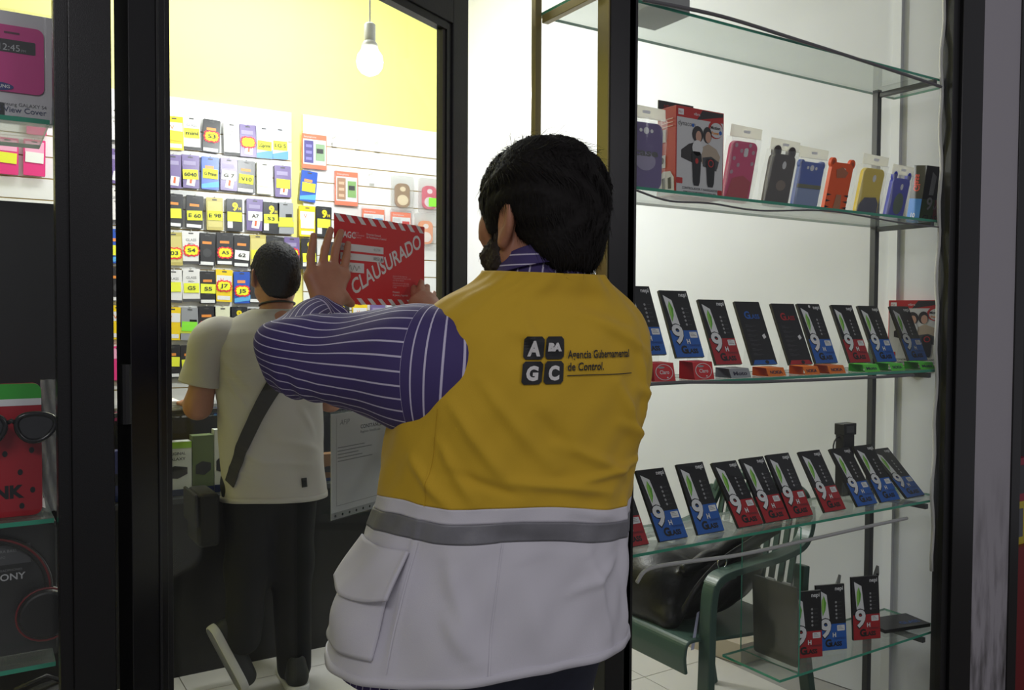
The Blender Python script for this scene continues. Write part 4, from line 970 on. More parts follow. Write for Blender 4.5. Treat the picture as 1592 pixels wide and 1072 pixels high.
b = MB(); ribbon(b, spl([(1.90, 2.2, .33), (1.895, 2.2, .39), (1.92, 2.2, .43), (2.05, 2.2, .415), (2.25, 2.2, .40), (2.40, 2.2, .41)]), (0, .47, 0), .012, GP); b.build('seat', ch, smooth=False, bevel=.004)
for s_, yy in ((-1, Y0 - .01), (1, Y1 + .01)):
    b = MB(); ribbon(b, spl([(1.965, yy, 0), (1.975, yy, .3), (1.985, yy, .56), (2.02, yy, .618), (2.08, yy, .632)]), (0, .05, 0), .03, GP); b.build('leg', ch, bevel=.004)
    b = MB(); ribbon(b, spl([(2.50, yy, 0), (2.44, yy, .3), (2.42, yy, .45), (2.44, yy + s_ * -.01, .60)]), (0, .045, 0), .03, GP); b.build('leg', ch, bevel=.004)
    b = MB(); ribbon(b, spl([(1.99, yy, .600), (2.03, yy, .628), (2.15, yy + s_ * .005, .642), (2.30, yy + s_ * .005, .652), (2.41, yy, .675), (2.465, yy - s_ * .012, .73), (2.485, yy - s_ * .03, .80)]), (0, .055, .0), .022, GP); b.build('armrest', ch, smooth=False, bevel=.006)
b = MB(); hp = spl([(2.485, Y0 + .02, .78), (2.495, Y0 + .06, .84), (2.505, 2.2, .865), (2.495, Y1 - .06, .84), (2.485, Y1 - .02, .78)]); b.tube([cpt(p) for p in hp], .02, GP, 10); b.build('top_rail', ch, smooth=True)
b = MB(); b.tube([cpt(p) for p in spl([(2.425, Y0 + .02, .50), (2.435, 2.2, .495), (2.425, Y1 - .02, .50)])], .018, GP, 10); b.build('lower_rail', ch, smooth=True)
for k in range(10):
    y = Y0 + .05 + (Y1 - Y0 - .1) * k / 9
    b = MB(); ribbon(b, spl([(2.43, y, .49), (2.46, y, .64), (2.50, y, .855 - .05 * abs((y - 2.2) / .2) ** 2)]), (0, .022, 0), .008, GP); b.build('slat', ch)
# black handbag slumped on the seat
f_ = Field((1.86, 1.96, .36), (2.5, 2.5, .86), .007)
f_.ell((2.15, 2.22, .52), (.21, .17, .11), k=.05).ell((2.28, 2.2, .60), (.13, .17, .12), k=.08).ell((2.02, 2.24, .55), (.13, .17, .12), k=.06).cap((1.95, 2.1, .46), (1.96, 2.34, .47), .04, .05, k=.05)
f_.cap((1.98, 2.06, .63), (2.36, 2.06, .72), .02, .03, k=.05)
V, Q = f_.mesh(2); V[:, 2] = np.maximum(V[:, 2], .425) + 0.004 * np.sin(V[:, 0] * 60 + V[:, 1] * 35)
bg = thing('handbag', (2.15, 2.2, .42), 'black leather bag slumped on the green chair', 'bag')
np_mesh('bag_body', V - np.array((2.15, 2.2, .42)), Q, mat('black_leather', (11, 11, 12), .42, bump=.25, bscale=90), bg)
def bl(p): return (p[0] - 2.15, p[1] - 2.2, p[2] - .42)
b = MB(); pts = spl([(1.93, 2.02, .50), (1.98, 2.0, .58), (2.08, 1.99, .65), (2.22, 1.985, .70), (2.36, 1.99, .74)]); P = [Vector(p) for p in pts]
vs = []
for p in P: vs += [bl(p + Vector((-.004, 0, -.022))), bl(p + Vector((-.004, 0, .022))), bl(p + Vector((.004, .007, .022))), bl(p + Vector((.004, .007, -.022)))]
b.add(vs, [(4 * i + k, 4 * i + (k + 1) % 4, 4 * i + 4 + (k + 1) % 4, 4 * i + 4 + k) for i in range(len(P) - 1) for k in range(4)], MATS['black_leather']); b.build('strap', bg, smooth=True)
b = MB(); c = Vector((2.06, 1.975, .66)); b.tube([bl(c + Vector((.02 * math.cos(a), 0, .02 * math.sin(a)))) for a in [2 * math.pi * k / 20 for k in range(21)]], .0025, mat('chrome', (200, 200, 200), .15, metal=1), 8, False); b.build('ring', bg, smooth=True)
b = MB(); c = Vector((1.96, 1.985, .47)); b.add([bl(c + Vector(q)) for q in ((0, 0, .04), (.012, 0, .045), (-.02, -.01, -.07), (-.035, -.01, -.07))], [(0, 1, 2, 3)], pc((190, 190, 214))); b.build('swing_tag', bg)
# ================================================================== people
SKIN = mat('skin', (172, 118, 92), .55, bump=.06, bscale=160, var=.12, vscale=30)
HAIR_M = mat('dark_hair', (20, 17, 16), .7, spec=.2)
JEANS = mat('navy_denim', (34, 38, 56), .8, bump=.15, bscale=500, var=.2, vscale=60)
YEL = mat('yellow_vest_cloth', (200, 162, 36), .85, bump=.12, bscale=700, sheen=.1)
VWH = mat('white_vest_cloth', (206, 204, 212), .85, bump=.12, bscale=700)
TAPE = mat('grey_reflective_tape', (128, 128, 134), .5, metal=.2, bump=.1, bscale=120, var=.25, vscale=18)
PRINT_K = mat('logo_black', (20, 21, 24), .6); PRINT_W = mat('logo_white', (212, 210, 208), .6)

def stripe_mat(name, period, duty, axis):
    m = bpy.data.materials.new(name); m.use_nodes = True; nt = m.node_tree; bs = nt.nodes['Principled BSDF']; bs.inputs['Roughness'].default_value = .8
    uv = nt.nodes.new('ShaderNodeUVMap'); sx = nt.nodes.new('ShaderNodeSeparateXYZ'); nt.links.new(uv.outputs[0], sx.inputs[0])
    dv = nt.nodes.new('ShaderNodeMath'); dv.operation = 'DIVIDE'; dv.inputs[1].default_value = period; nt.links.new(sx.outputs[axis], dv.inputs[0])
    fr = nt.nodes.new('ShaderNodeMath'); fr.operation = 'FRACT'; nt.links.new(dv.outputs[0], fr.inputs[0])
    lt = nt.nodes.new('ShaderNodeMath'); lt.operation = 'LESS_THAN'; lt.inputs[1].default_value = duty; nt.links.new(fr.outputs[0], lt.inputs[0])
    mx = nt.nodes.new('ShaderNodeMix'); mx.data_type = 'RGBA'; mx.inputs[6].default_value = lin((64, 52, 106)); mx.inputs[7].default_value = lin((196, 190, 214)); nt.links.new(lt.outputs[0], mx.inputs[0])
    nt.links.new(mx.outputs[2], bs.inputs['Base Color']); return m
STR_U = stripe_mat('purple_stripe_along', 0.0205, .13, 0); STR_V = stripe_mat('purple_stripe_across', 0.0175, .13, 1); STR_W = stripe_mat('purple_stripe_yoke', 0.0105, .13, 1)

def smooth_prof(prof, n=300, win=13):
    P = np.array(prof, float); z = np.linspace(P[0, 0], P[-1, 0], n); out = [z]
    k = np.hanning(win + 2)[1:-1]; k /= k.sum()
    for c in range(1, P.shape[1]):
        v = np.interp(z, P[:, 0], P[:, c]); vp = np.concatenate([2 * v[0] - v[win:0:-1], v, 2 * v[-1] - v[-2:-win - 2:-1]]); out.append(np.convolve(vp, k, 'same')[win:-win])
    return np.array(out)
class Torso:
    """stack of superellipses; columns z, cx, cy, a, b, twist(deg)"""
    def __init__(s, prof, wrinkles=(), p=2.3, noise=None): s.T = smooth_prof(prof); s.w = wrinkles; s.p = p; s.noise = noise
    def __call__(s, th, z, off=0.0):
        th = np.asarray(th, float); z = np.asarray(z, float); T = s.T
        cx_, cy_, a, b_, tw = [np.interp(z, T[0], T[k]) for k in range(1, 6)]
        tw = np.radians(tw); ph = th - tw; e = 2 / s.p
        d = off + np.zeros_like(th * z)
        for (t0, z0, t1, z1, wd, amp) in s.w:           # ridges / folds: segments in (theta*R, z)
            R = .24; ax, az = math.radians(t0) * R, z0; bx_, bz = math.radians(t1) * R, z1
            px_, pz_ = th * R - ax, z - az; dx, dz = bx_ - ax, bz - az; t = np.clip((px_ * dx + pz_ * dz) / (dx * dx + dz * dz), 0, 1)
            dist = np.hypot(px_ - t * dx, pz_ - t * dz); d = d + amp * np.exp(-(dist / wd) ** 2) * (np.sin(np.pi * np.clip(t, .04, .96)) ** .5)
        if s.noise is not None: d = d + s.noise(th, z)
        c, sn = np.cos(ph), np.sin(ph); x = (a + d) * np.sign(c) * np.abs(c) ** e; y = (b_ + d) * np.sign(sn) * np.abs(sn) ** e
        return np.stack([cx_ + x * np.cos(tw) - y * np.sin(tw), cy_ + x * np.sin(tw) + y * np.cos(tw), z + 0 * x], -1)
def loft_part(name, S, zfun0, zfun1, nr, nt_, m, parent, off=0.0, t0=0.0, t1=2 * math.pi, solid=.0, uvscale=None, inset=None):
    closed = abs(t1 - t0 - 2 * math.pi) < 1e-6; th = np.linspace(t0, t1, nt_ + 1)
    if closed: th = th[:-1]
    r = np.linspace(0, 1, nr)[:, None]; Z = zfun0(th)[None] * (1 - r) + zfun1(th)[None] * r; TH = np.tile(th, (nr, 1))
    V = S(TH, Z, off if not callable(off) else off(TH, Z, r + 0 * TH)); n = len(th); i, j = np.meshgrid(np.arange(nr - 1), np.arange(n if closed else n - 1), indexing='ij')
    j2 = (j + 1) % n; Q = np.stack([i * n + j, i * n + j2, (i + 1) * n + j2, (i + 1) * n + j], -1).reshape(-1, 4)
    uv = None
    if uvscale:
        u = np.stack([TH * uvscale, Z], -1); u2 = np.stack([j, j + 1, j + 1, j], -1).reshape(-1, 4); 
        uu = (t0 + (t1 - t0) * u2 / nt_) * uvscale; vv = Z.reshape(-1)[Q]; uv = np.stack([uu, vv], -1)
    o = np_mesh(name, V.reshape(-1, 3), Q, m, parent, uv=uv)
    if solid:
        md = o.modifiers.new('solid', 'SOLIDIFY'); md.thickness = solid; md.offset = -1
    return o
def sleeve(name, pts, rad, parent, mats, nr=90, na=64, root_rows=0, wr=None, seed=0, flat=1.0):
    """tube along a smooth path with cloth creases; UV u = around (m), v = along (m)"""
    P = np.array([p[:] for p in spl([Vector(p) for p in pts], 12)]); s_ = np.concatenate([[0], np.cumsum(np.linalg.norm(np.diff(P, axis=0), axis=1))])
    q = np.linspace(0, s_[-1], nr); C_ = np.stack([np.interp(q, s_, P[:, k]) for k in range(3)], -1)
    kk = np.interp(np.linspace(0, 1, nr), np.linspace(0, 1, len(P)), np.interp(np.linspace(0, len(rad) - 1, len(P)), np.arange(len(rad)), rad)); kk = np.convolve(np.pad(kk, 6, 'edge'), np.ones(13) / 13, 'valid')
    T = np.gradient(C_, axis=0); T /= np.linalg.norm(T, axis=1)[:, None]; u = np.cross(T[0], (0, 0, 1)); u /= np.linalg.norm(u); U = []
    for i in range(nr):
        u = u - T[i] * (u @ T[i]); u /= np.linalg.norm(u); U.append(u)
    U = np.array(U); W_ = np.cross(T, U); a = np.linspace(0, 2 * math.pi, na + 1)
    A, SS = np.meshgrid(a, q); rr = np.random.default_rng(seed); d = np.zeros_like(A)
    for k in range(10):
        ph = rr.uniform(0, 6.28); n = rr.integers(1, 4); f = rr.uniform(14, 40); d += rr.uniform(.0008, .0024) * np.sin(n * A + f * SS + ph)
    if wr is not None: d += wr(A, SS / q[-1])
    R = kk[:, None] + d
    V = C_[:, None] + U[:, None] * (R * np.cos(A))[..., None] + W_[:, None] * (R * np.sin(A))[..., None] * flat
    n = na + 1; i, j = np.meshgrid(np.arange(nr - 1), np.arange(na), indexing='ij'); Q = np.stack([i * n + j, i * n + j + 1, (i + 1) * n + j + 1, (i + 1) * n + j], -1).reshape(-1, 4)
    q2 = np.concatenate([[0], np.cumsum(np.hypot(np.diff(q), np.diff(kk)))]); uvv = np.stack([A * .10, np.tile(q2[:, None], (1, na + 1))], -1).reshape(-1, 2)[Q]; mi = (np.repeat(np.arange(nr - 1), na) < root_rows).astype(np.int32)
    # close the cuff with an inner rim
    return np_mesh(name, V.reshape(-1, 3), Q, mats, parent, uv=uvv, mi=mi if root_rows else None), C_, T

def head_field(F, c, s_=1.0, yaw=0.0, ear=1.0):
    c = np.array(c); RH = Matrix.Rotation(yaw, 3, 'Z'); RN = np.array(RH)
    def P(x, y, z): return c + s_ * (RN @ np.array((x, y, z)))
    R = lambda *r: np.array(r) * s_
    F.ell(P(0, -.015, .02), R(.078, .1, .095), rot=RH, k=.03).ell(P(0, .03, -.03), R(.066, .074, .092), rot=RH, k=.03)
    for e in (-1, 1):
        F.cap(P(e * .05, .005, -.075), P(e * .012, .078, -.112), .028 * s_, .022 * s_, k=.025); F.cap(P(e * .045, .065, -.02), P(e * .03, .085, -.03), .02 * s_, .016 * s_, k=.02)
        F.cap(P(e * .045, .082, .018), P(e * .015, .094, .018), .010 * s_, .010 * s_, k=.015)
        F.ell(P(e * .032, .1, .0), R(.016, .014, .011), rot=RH, k=.012, sub=True)
        rot = RH @ Matrix.Rotation(e * .45, 3, 'Z') @ Matrix.Rotation(.22, 3, 'X'); q = ear
        F.ell(P(e * .085, -.006, -.018), R(.010 * q, .021 * q, .034 * q), rot=rot, k=.006); F.ell(P(e * .097, -.002, -.012), R(.009 * q, .012 * q, .020 * q), rot=rot, k=.004, sub=True); F.ell(P(e * .084, .002, -.046 * q), R(.009, .011, .012), rot=rot, k=.008)
    F.cap(P(0, .096, .012), P(0, .120, -.03), .008 * s_, .014 * s_, k=.012); F.cap(P(-.013, .106, -.036), P(.013, .106, -.036), .009 * s_, .009 * s_, k=.01)
    F.cap(P(-.02, .093, -.064), P(.02, .093, -.064), .008 * s_, .008 * s_, k=.008); F.cap(P(-.018, .092, -.078), P(.018, .092, -.078), .009 * s_, .009 * s_, k=.008)
    F.ell(P(0, .088, -.11), R(.022, .02, .018), rot=RH, k=.02)
def hair_field(c, s_, h=.004, nape=-.095, thick=.016, yaw=0.0, earcut=1.0):
    c = np.array(c); F = Field(c - .19 * s_, c + .19 * s_, h); RH = Matrix.Rotation(yaw, 3, 'Z'); RN = np.array(RH)
    def P(x, y, z): return c + s_ * (RN @ np.array((x, y, z)))
    R = lambda *r: np.array(r) * s_
    t = thick
    F.ell(P(0, -.016, .024), R(.079 + t, .102 + t, .090 + t), rot=RH, k=.02).ell(P(0, -.058, -.03), R(.066 + t * .5, .056 + t * .6, .075), rot=RH, k=.03).cap(P(-.03, -.07, nape + .03), P(.03, -.07, nape + .03), .032 * s_, .032 * s_, k=.03)
    for e in (-1, 1): F.cap(P(e * .074, .034, .02), P(e * .072, .036, -.03), .011 * s_, .007 * s_, k=.015)
    F.ell(P(0, .120, -.055), R(.10, .072, .105), rot=RH, k=.02, sub=True); F.ell(P(0, .135, .0), R(.075, .055, .06), rot=RH, k=.015, sub=True)
    for e in (-1, 1): F.ell(P(e * .108, -.004, -.034), R(.042 * earcut, .027 * earcut, .044 * earcut), rot=RH, k=.01, sub=True); F.ell(P(e * .088, -.002, -.095), R(.048, .058, .052), rot=RH, k=.015, sub=True)
    return F
def strands(name, V, N, count, ln, flow, parent, m, seed=1, wd=.0011, lift=.35, rnd=.28):
    rr = np.random.default_rng(seed); I = rr.choice(len(V), count); vs = []; fs = []
    for a in I:
        n = N[a]; f = flow(V[a]); f = f - n * (f @ n); f /= max(np.linalg.norm(f), 1e-6); f = f + rr.normal(0, rnd, 3); L = ln * rr.uniform(.5, 1.3); sd = np.cross(n, f); sd /= max(np.linalg.norm(sd), 1e-6)
        p0 = V[a] - n * .003; p1 = p0 + (f * .6 + n * lift) * L * .5; p2 = p1 + (f * .9 - n * .05 + np.array((0, 0, -.25))) * L * .5; o = len(vs)
        vs += [p0 - sd * wd, p0 + sd * wd, p1 - sd * wd * .8, p1 + sd * wd * .8, p2]; fs += [(o, o + 1, o + 3, o + 2), (o + 2, o + 3, o + 4, o + 4)]
    me = bpy.data.meshes.new(name); me.from_pydata([tuple(v) for v in vs], [], [f if len(set(f)) == 4 else f[:3] for f in fs]); me.materials.append(m); me.update()
    o = bpy.data.objects.new(name, me); COL.objects.link(o); o.parent = parent; o['kind'] = 'stuff'; return o
def vnormals(V, Q):
    n = np.cross(V[Q[:, 1]] - V[Q[:, 0]], V[Q[:, 3]] - V[Q[:, 0]]); N = np.zeros_like(V)
    for k in range(4): np.add.at(N, Q[:, k], n)
    return N / np.maximum(np.linalg.norm(N, axis=1), 1e-9)[:, None]
def arr(v): return np.array(v[:] if isinstance(v, Vector) else v, float)

# ------------------------------------------------------------------ inspector in the vest
ME = thing('person', (0.82, 1.33, 0), 'man seen from behind in a yellow and white vest pressing a notice onto the door', 'person')
OFF = np.array((0.82, 1.33, 0.0))
def loc(o): o.location = (-OFF[0], -OFF[1], 0); return o
HC = arr(cp(835, 334, 1.555)); HYAW = math.radians(16)
Lsh, Lel, Lwr = arr(cp(715, 560, 1.50)), arr(cp(462, 560, 1.60)), arr(cp(508, 492, 1.885))
Rsh, Rel, Rwr = np.array((1.06, 1.34, 1.39)), np.array((1.10, 1.58, 1.30)), arr(cp(680, 505, 2.08))
lo = np.array((.36, 1.02, .0)); hi = np.array((1.3, 2.15, 1.82))
F = Field(lo, hi, .005)
head_field(F, HC, 1.06, HYAW, 1.12)
F.cap(HC + (0, -.02, -.07), (HC[0] + .01, HC[1] - .0, 1.45), .058, .062, k=.03)
F.cap((.87, 1.33, 1.36), (.81, 1.34, .98), .13, .12, k=.05); F.cap((.74, 1.32, 1.38), (1.00, 1.33, 1.38), .05, .05, k=.04)
F.chain([Lsh, Lel, Lwr], [.052, .042, .030], k=.03); F.chain([Rsh, Rel, Rwr], [.052, .042, .030], k=.03)
for s_, ax in ((-1, .72), (1, .90)):
    F.chain([(ax, 1.34, .90), (ax - .005, 1.36, .5), (ax - .005, 1.33, .09)], [.085, .058, .042], k=.05); F.cap((ax, 1.31, .045), (ax + s_ * .01, 1.46, .035), .04, .034, k=.03)
def hand(kn, mid, tip, wrist, thumb, r=.0098, rp=.0165):
    w_ = arr(cp(*wrist)); K = [arr(cp(*k)) for k in kn]
    for k in K: F.cap(w_ + (k - w_) * .18, k, .021, rp, k=.016)
    for i in range(len(K) - 1): F.cap(K[i], K[i + 1], rp * .92, rp * .92, k=.01)
    for k, a, b_ in zip(K, mid, tip):
        a, b_ = arr(cp(*a)), arr(cp(*b_)); m2 = a + (b_ - a) * .5; F.cap(k, a, r * 1.08, r, k=.006); F.cap(a, b_, r * 1.02, r * .86, k=.003)
    T = [arr(cp(*t)) for t in thumb]; F.chain(T, [.019, .0135, .010][:len(T)], k=.010)
hand([(484, 430, 1.895), (500, 422, 1.925), (517, 420, 1.95), (533, 428, 1.975)], [(483, 399, 1.90), (505, 388, 1.94), (522, 386, 1.965), (538, 403, 1.985)], [(488, 366, 1.91), (514, 357, 1.955), (530, 360, 1.985), (541, 379, 2.003)],
     (507, 490, 1.888), [(516, 472, 1.90), (533, 462, 1.94), (546, 472, 1.975)])
hand([(646, 470, 2.15), (655, 463, 2.165), (664, 464, 2.18), (672, 470, 2.19)], [(644, 458, 2.19), (654, 450, 2.20), (663, 454, 2.215), (672, 462, 2.23)], [(643, 447, 2.225), (655, 438, 2.235), (664, 445, 2.25), (674, 456, 2.265)],
     (682, 503, 2.085), [(664, 490, 2.11), (650, 484, 2.15), (644, 476, 2.19)])
loc(F.build('body', SKIN, ME, 1))
# finger nails
NAIL = mat('finger_nail', (206, 160, 140), .3)
# hair and beard
HF = hair_field(HC, 1.06, thick=.017, yaw=HYAW)
V, Q = HF.mesh(1); N = vnormals(V, Q)
cl = .0035 * np.sin(V[:, 0] * 110 + 3 * np.sin(V[:, 2] * 45) + V[:, 1] * 60) * np.clip((V[:, 2] - HC[2] + .08) / .1, .2, 1); V = V + N * (cl + .0008 * RNG.normal(0, 1, len(V)))[:, None]
hr = loc(np_mesh('hair', V, Q, HAIR_M, ME))
def flow1(p):
    q = p - HC; return np.array((q[0] * 2.0 + .25 * math.sin(p[2] * 60 + p[0] * 30), -.35 + q[1] * 2, -1.0 if q[2] < .05 else -.25))
strands('hair_strands', V, N, 11000, .036, flow1, hr, HAIR_M, wd=.0009, lift=.10, rnd=.13)
top = V[:, 2] > HC[2] + .085
strands('hair_tufts', V[top], N[top], 260, .05, lambda p: np.array((1.0, -.5, .2)), hr, HAIR_M, seed=12, wd=.0009, lift=.42, rnd=.3)
BF = Field(HC - .16, HC + .16, .004); 
RHN = np.array(Matrix.Rotation(HYAW, 3, 'Z'))
def Pb(x, y, z): return HC + 1.06 * (RHN @ np.array((x, y, z)))
for e in (-1, 1): BF.cap(Pb(e * .063, .022, -.045), Pb(e * .055, .03, -.085), .014, .021, k=.02).cap(Pb(e * .053, .022, -.082), Pb(e * .012, .082, -.118), .027, .025, k=.02)
[BF.cap(Pb(e * .064, .016, -.035), Pb(e * .046, .066, -.072), .014, .022, k=.02) for e in (-1, 1)]
BF.cap(Pb(-.022, .1, -.052), Pb(.022, .1, -.052), .008, .008, k=.01).ell(Pb(0, .09, -.12), np.array((.026, .024, .02)), k=.02)
V, Q = BF.mesh(1); N = vnormals(V, Q); V = V - N * .0025 + N * (.0014 * RNG.normal(0, 1, len(V)))[:, None]
bd = loc(np_mesh('beard', V, Q, mat('beard_hair', (46, 36, 32), .7), ME))
strands('beard_strands', V, N, 3500, .010, lambda p: np.array((0, .2, -1.0)), bd, MATS['beard_hair'], seed=4, wd=.0006, lift=.5)
for e in (-1, 1):
    b = MB(); ec = Pb(e * .032, .083, .0); b.lathe([(.001, -.0115), (.008, -.0085), (.0115, 0), (.008, .0085), (.001, .0115)], mat('eye_white', (220, 216, 212), .2), tuple(ec), 12); loc(b.build('eye', ME, smooth=True))

# vest -----------------------------------------------------------------
vp = [(.80, .787, 1.347, .278, .200, -20), (.86, .790, 1.346, .272, .196, -19), (.95, .800, 1.342, .258, .188, -16), (1.05, .816, 1.336, .243, .178, -13), (1.13, .830, 1.330, .236, .172, -11),
      (1.22, .842, 1.326, .236, .170, -9), (1.30, .854, 1.318, .242, .168, -7), (1.37, .864, 1.312, .243, .158, -6), (1.42, .870, 1.306, .236, .142, -5), (1.455, .874, 1.302, .218, .124, -4), (1.485, .878, 1.300, .182, .106, -3), (1.51, .880, 1.290, .132, .102, -2), (1.535, HC[0] + .004, HC[1] - .010, .103, .100, 0), (1.56, HC[0] + .004, HC[1] - .010, .094, .092, 0)]
wr1 = [(216, 1.31, 246, 1.18, .010, .009), (228, 1.35, 262, 1.20, .011, .008), (246, 1.185, 290, 1.150, .009, .010), (262, 1.24, 304, 1.17, .010, .009), (285, 1.34, 314, 1.20, .011, .011), (300, 1.40, 320, 1.24, .010, .009), (236, 1.44, 262, 1.40, .014, .007), (268, 1.46, 300, 1.42, .012, .010), (211, 1.25, 232, 1.15, .010, .009), (196, 1.22, 222, 1.14, .010, .009),
       (268, 1.175, 318, 1.195, .008, .009), (290, 1.27, 322, 1.225, .009, .009), (252, 1.30, 268, 1.22, .010, -.006), (220, 1.20, 250, 1.16, .008, -.006), (300, 1.33, 324, 1.30, .010, .008), (276, 1.44, 312, 1.385, .010, .008), (242, 1.47, 256, 1.36, .010, .006),
       (225, 1.06, 246, .88, .014, .009), (254, 1.05, 264, .87, .018, .008), (280, 1.05, 294, .89, .014, .010), (272, .99, 300, 1.03, .010, .007), (240, 1.10, 275, 1.07, .014, -.004), (206, 1.12, 209, .86, .006, .005), (246, 1.12, 246, .87, .004, -.004), (270, 1.13, 300, 1.10, .012, .007), (305, 1.12, 314, .90, .014, .010), (228, .98, 240, .90, .012, .008)]
def vnoise(th, z):
    sk = np.clip((1.12 - z) / .25, 0, 1); return .0035 * sk * np.sin(th * 7 + 1.0 + 3 * z) + .0018 * np.sin(th * 9 + z * 38) + .0012 * np.sin(th * 17 - z * 52) + .012 * sk * np.exp(-((th - math.radians(170)) / .35) ** 2)
VS = Torso(vp, wr1, 2.25, vnoise)
cst = lambda v: (lambda th: np.full_like(th, v))
hem = lambda th: .862 + .010 * np.sin(th * 1.0 + 2.0) + .004 * np.sin(3 * th)
yb = lambda th: 1.133 + .010 * np.cos(th - math.radians(170)) + .005 * np.sin(2 * th) - .004 * np.sin(5 * th + 1)
t1_ = lambda th: yb(th) - .024; t0_ = lambda th: yb(th) - .056
VEST = loc(loft_part('vest', VS, yb, lambda th: 1.532 + .006 * np.sin(th), 110, 220, YEL, ME, solid=.004))
loft_part('vest_white_band', VS, t1_, yb, 8, 220, VWH, VEST, solid=.004)
loft_part('reflective_tape', VS, t0_, t1_, 10, 220, TAPE, VEST, off=.0012, solid=.005)
loft_part('vest_skirt', VS, hem, t0_, 60, 220, VWH, VEST, solid=.004)
loft_part('hem_stitch', VS, hem, lambda th: hem(th) + .014, 3, 220, VWH, VEST, off=.0022, solid=.004)
D2 = math.radians
pk = loft_part('pocket', VS, cst(.895), cst(1.03), 22, 30, VWH, VEST, off=lambda th, z, r: .010 + .016 * np.sin(np.pi * np.clip(r, 0, 1)) * np.sin(np.pi * np.clip((th - D2(158)) / D2(44), 0, 1)), t0=D2(158), t1=D2(202), solid=.010)
fl = loft_part('pocket_flap', VS, lambda th: 1.000 - .012 * np.sin((th - D2(166)) / D2(40) * np.pi), cst(1.072), 16, 30, VWH, VEST, off=lambda th, z, r: .032 - .022 * r, t0=D2(164), t1=D2(206), solid=.006)
for tS in (208.5, 246):
    loft_part('seam', VS, cst(.875), lambda th: yb(th) - .058, 50, 2, VWH, VEST, off=.0022, t0=D2(tS), t1=D2(tS + .55))
loft_part('seam', VS, yb, lambda th: yb(th) + .16, 30, 2, YEL, VEST, off=.0022, t0=D2(208.5), t1=D2(209.05))
# printed logo wrapped on the back
thg = np.linspace(D2(200), D2(340), 600); pg = VS(thg, np.full_like(thg, 1.37)); sg_ = np.concatenate([[0], np.cumsum(np.linalg.norm(np.diff(pg, axis=0), axis=1))])
def arc_of(px, py):
    pts = VS(thg, np.full_like(thg, 1.38)); d = [abs(796 + F_PX * ((CAM_R.inverted() @ (Vector(p) - Vector((0, 0, EYE)))).x / -(CAM_R.inverted() @ (Vector(p) - Vector((0, 0, EYE)))).z) - px) for p in pts]; return sg_[int(np.argmin(d))]
A0, A1 = arc_of(813, 560), arc_of(980, 560)
lw_ = A1 - A0
ZL0, ZL1 = 1.342, 1.420
def wrap(b, off):
    v = np.array(b.v); th = np.interp(A0 + v[:, 0], sg_, thg); P = VS(th, ZL0 + v[:, 2], off); b.v = [tuple(p) for p in P]; return b
sq = .0335 * 1.06; sh = (ZL1 - ZL0 - .003) / 2; gap = .003
for ix, iz in ((0, 1), (1, 1), (0, 0), (1, 0)):
    LG = MB(); x0, z0 = ix * (sq + gap), iz * (sh + gap); n = 8
    for i in range(n):
        for j in range(n):
            c_ = lambda q: q
            x_a, x_b, z_a, z_b = x0 + sq * i / n, x0 + sq * (i + 1) / n, z0 + sh * j / n, z0 + sh * (j + 1) / n
            if (i in (0, n - 1)) and (j in (0, n - 1)):
                pts = [(x_a, z_a), (x_b, z_a), (x_b, z_b), (x_a, z_b)]; k = {(0, 0): 0, (n - 1, 0): 1, (n - 1, n - 1): 2, (0, n - 1): 3}[(i, j)]; pts.pop(k); LG.flat(pts, 0, PRINT_K)
            else: LG.flat(rect(x_a, z_a, x_b, z_b), 0, PRINT_K)
    wrap(LG, .0030).build('logo_tile', VEST)
LT = MB()
LT.text('A', sq * .5, sh * .18 + sh + gap, sh * .86, 0, PRINT_W, 'c', bold=.05, width=sq * .62)
LT.text('G', sq * .5, sh * .2, sh * .82, 0, PRINT_W, 'c', bold=.05, width=sq * .6); LT.text('C', sq * 1.5 + gap, sh * .2, sh * .82, 0, PRINT_W, 'c', bold=.05, width=sq * .56)
LT.text('BA', sq * 1.5 + gap, sh * 1.38 + gap, sh * .44, 0, PRINT_W, 'c', bold=.09, width=sq * .74)
wrap(LT, .0040).build('logo_letters', VEST)
LX = MB(); tx = 2 * sq + gap + .007; tw_ = lw_ - tx
LX.text('Agencia Gubernamental', tx, .042, .0185, 0, PRINT_K, bold=.018, width=tw_ * .94); LX.text('de Control.', tx, .0215, .0185, 0, PRINT_K, bold=.018, width=tw_ * .50)
for k in range(16): LX.flat(rect(tx + tw_ * k / 16, .0125, tx + tw_ * (k + 1) / 16, .0140), 0, PRINT_K)
wrap(LX, .0032).build('back_lettering', VEST)
# shirt -----------------------------------------------------------------
def wr_elbow(A, s):
    g = np.exp(-((s - .60) / .14) ** 2); return .006 * g * np.sin(s * 95 + 1.5 * np.sin(A)) * (0.5 + .5 * np.cos(A - .5)) + .004 * np.exp(-((s - .1) / .1) ** 2) * np.sin(3 * A + s * 20)
o, C_, T_ = sleeve('shirt_sleeve', [cp(800, 578, 1.58), cp(742, 578, 1.53), cp(690, 576, 1.495), cp(600, 567, 1.53), cp(510, 560, 1.575), cp(457, 549, 1.63), cp(460, 527, 1.71), cp(482, 507, 1.79), cp(503, 493, 1.865)],
       [.03, .098, .126, .100, .081, .072, .062, .052, .043], ME, [STR_U, STR_W], root_rows=22, wr=wr_elbow, seed=3); loc(o)
o, _, _ = sleeve('shirt_sleeve', [tuple(Rsh + np.array((-.08, -.02, 0))), tuple(Rsh), tuple(Rel + np.array((.01, -.02, .0))), tuple((Rel + Rwr) / 2 + np.array((.02, .0, -.01))), tuple(Rwr + np.array((.0, -.015, -.01)))], [.09, .088, .066, .052, .042], ME, [STR_U], seed=5); loc(o)
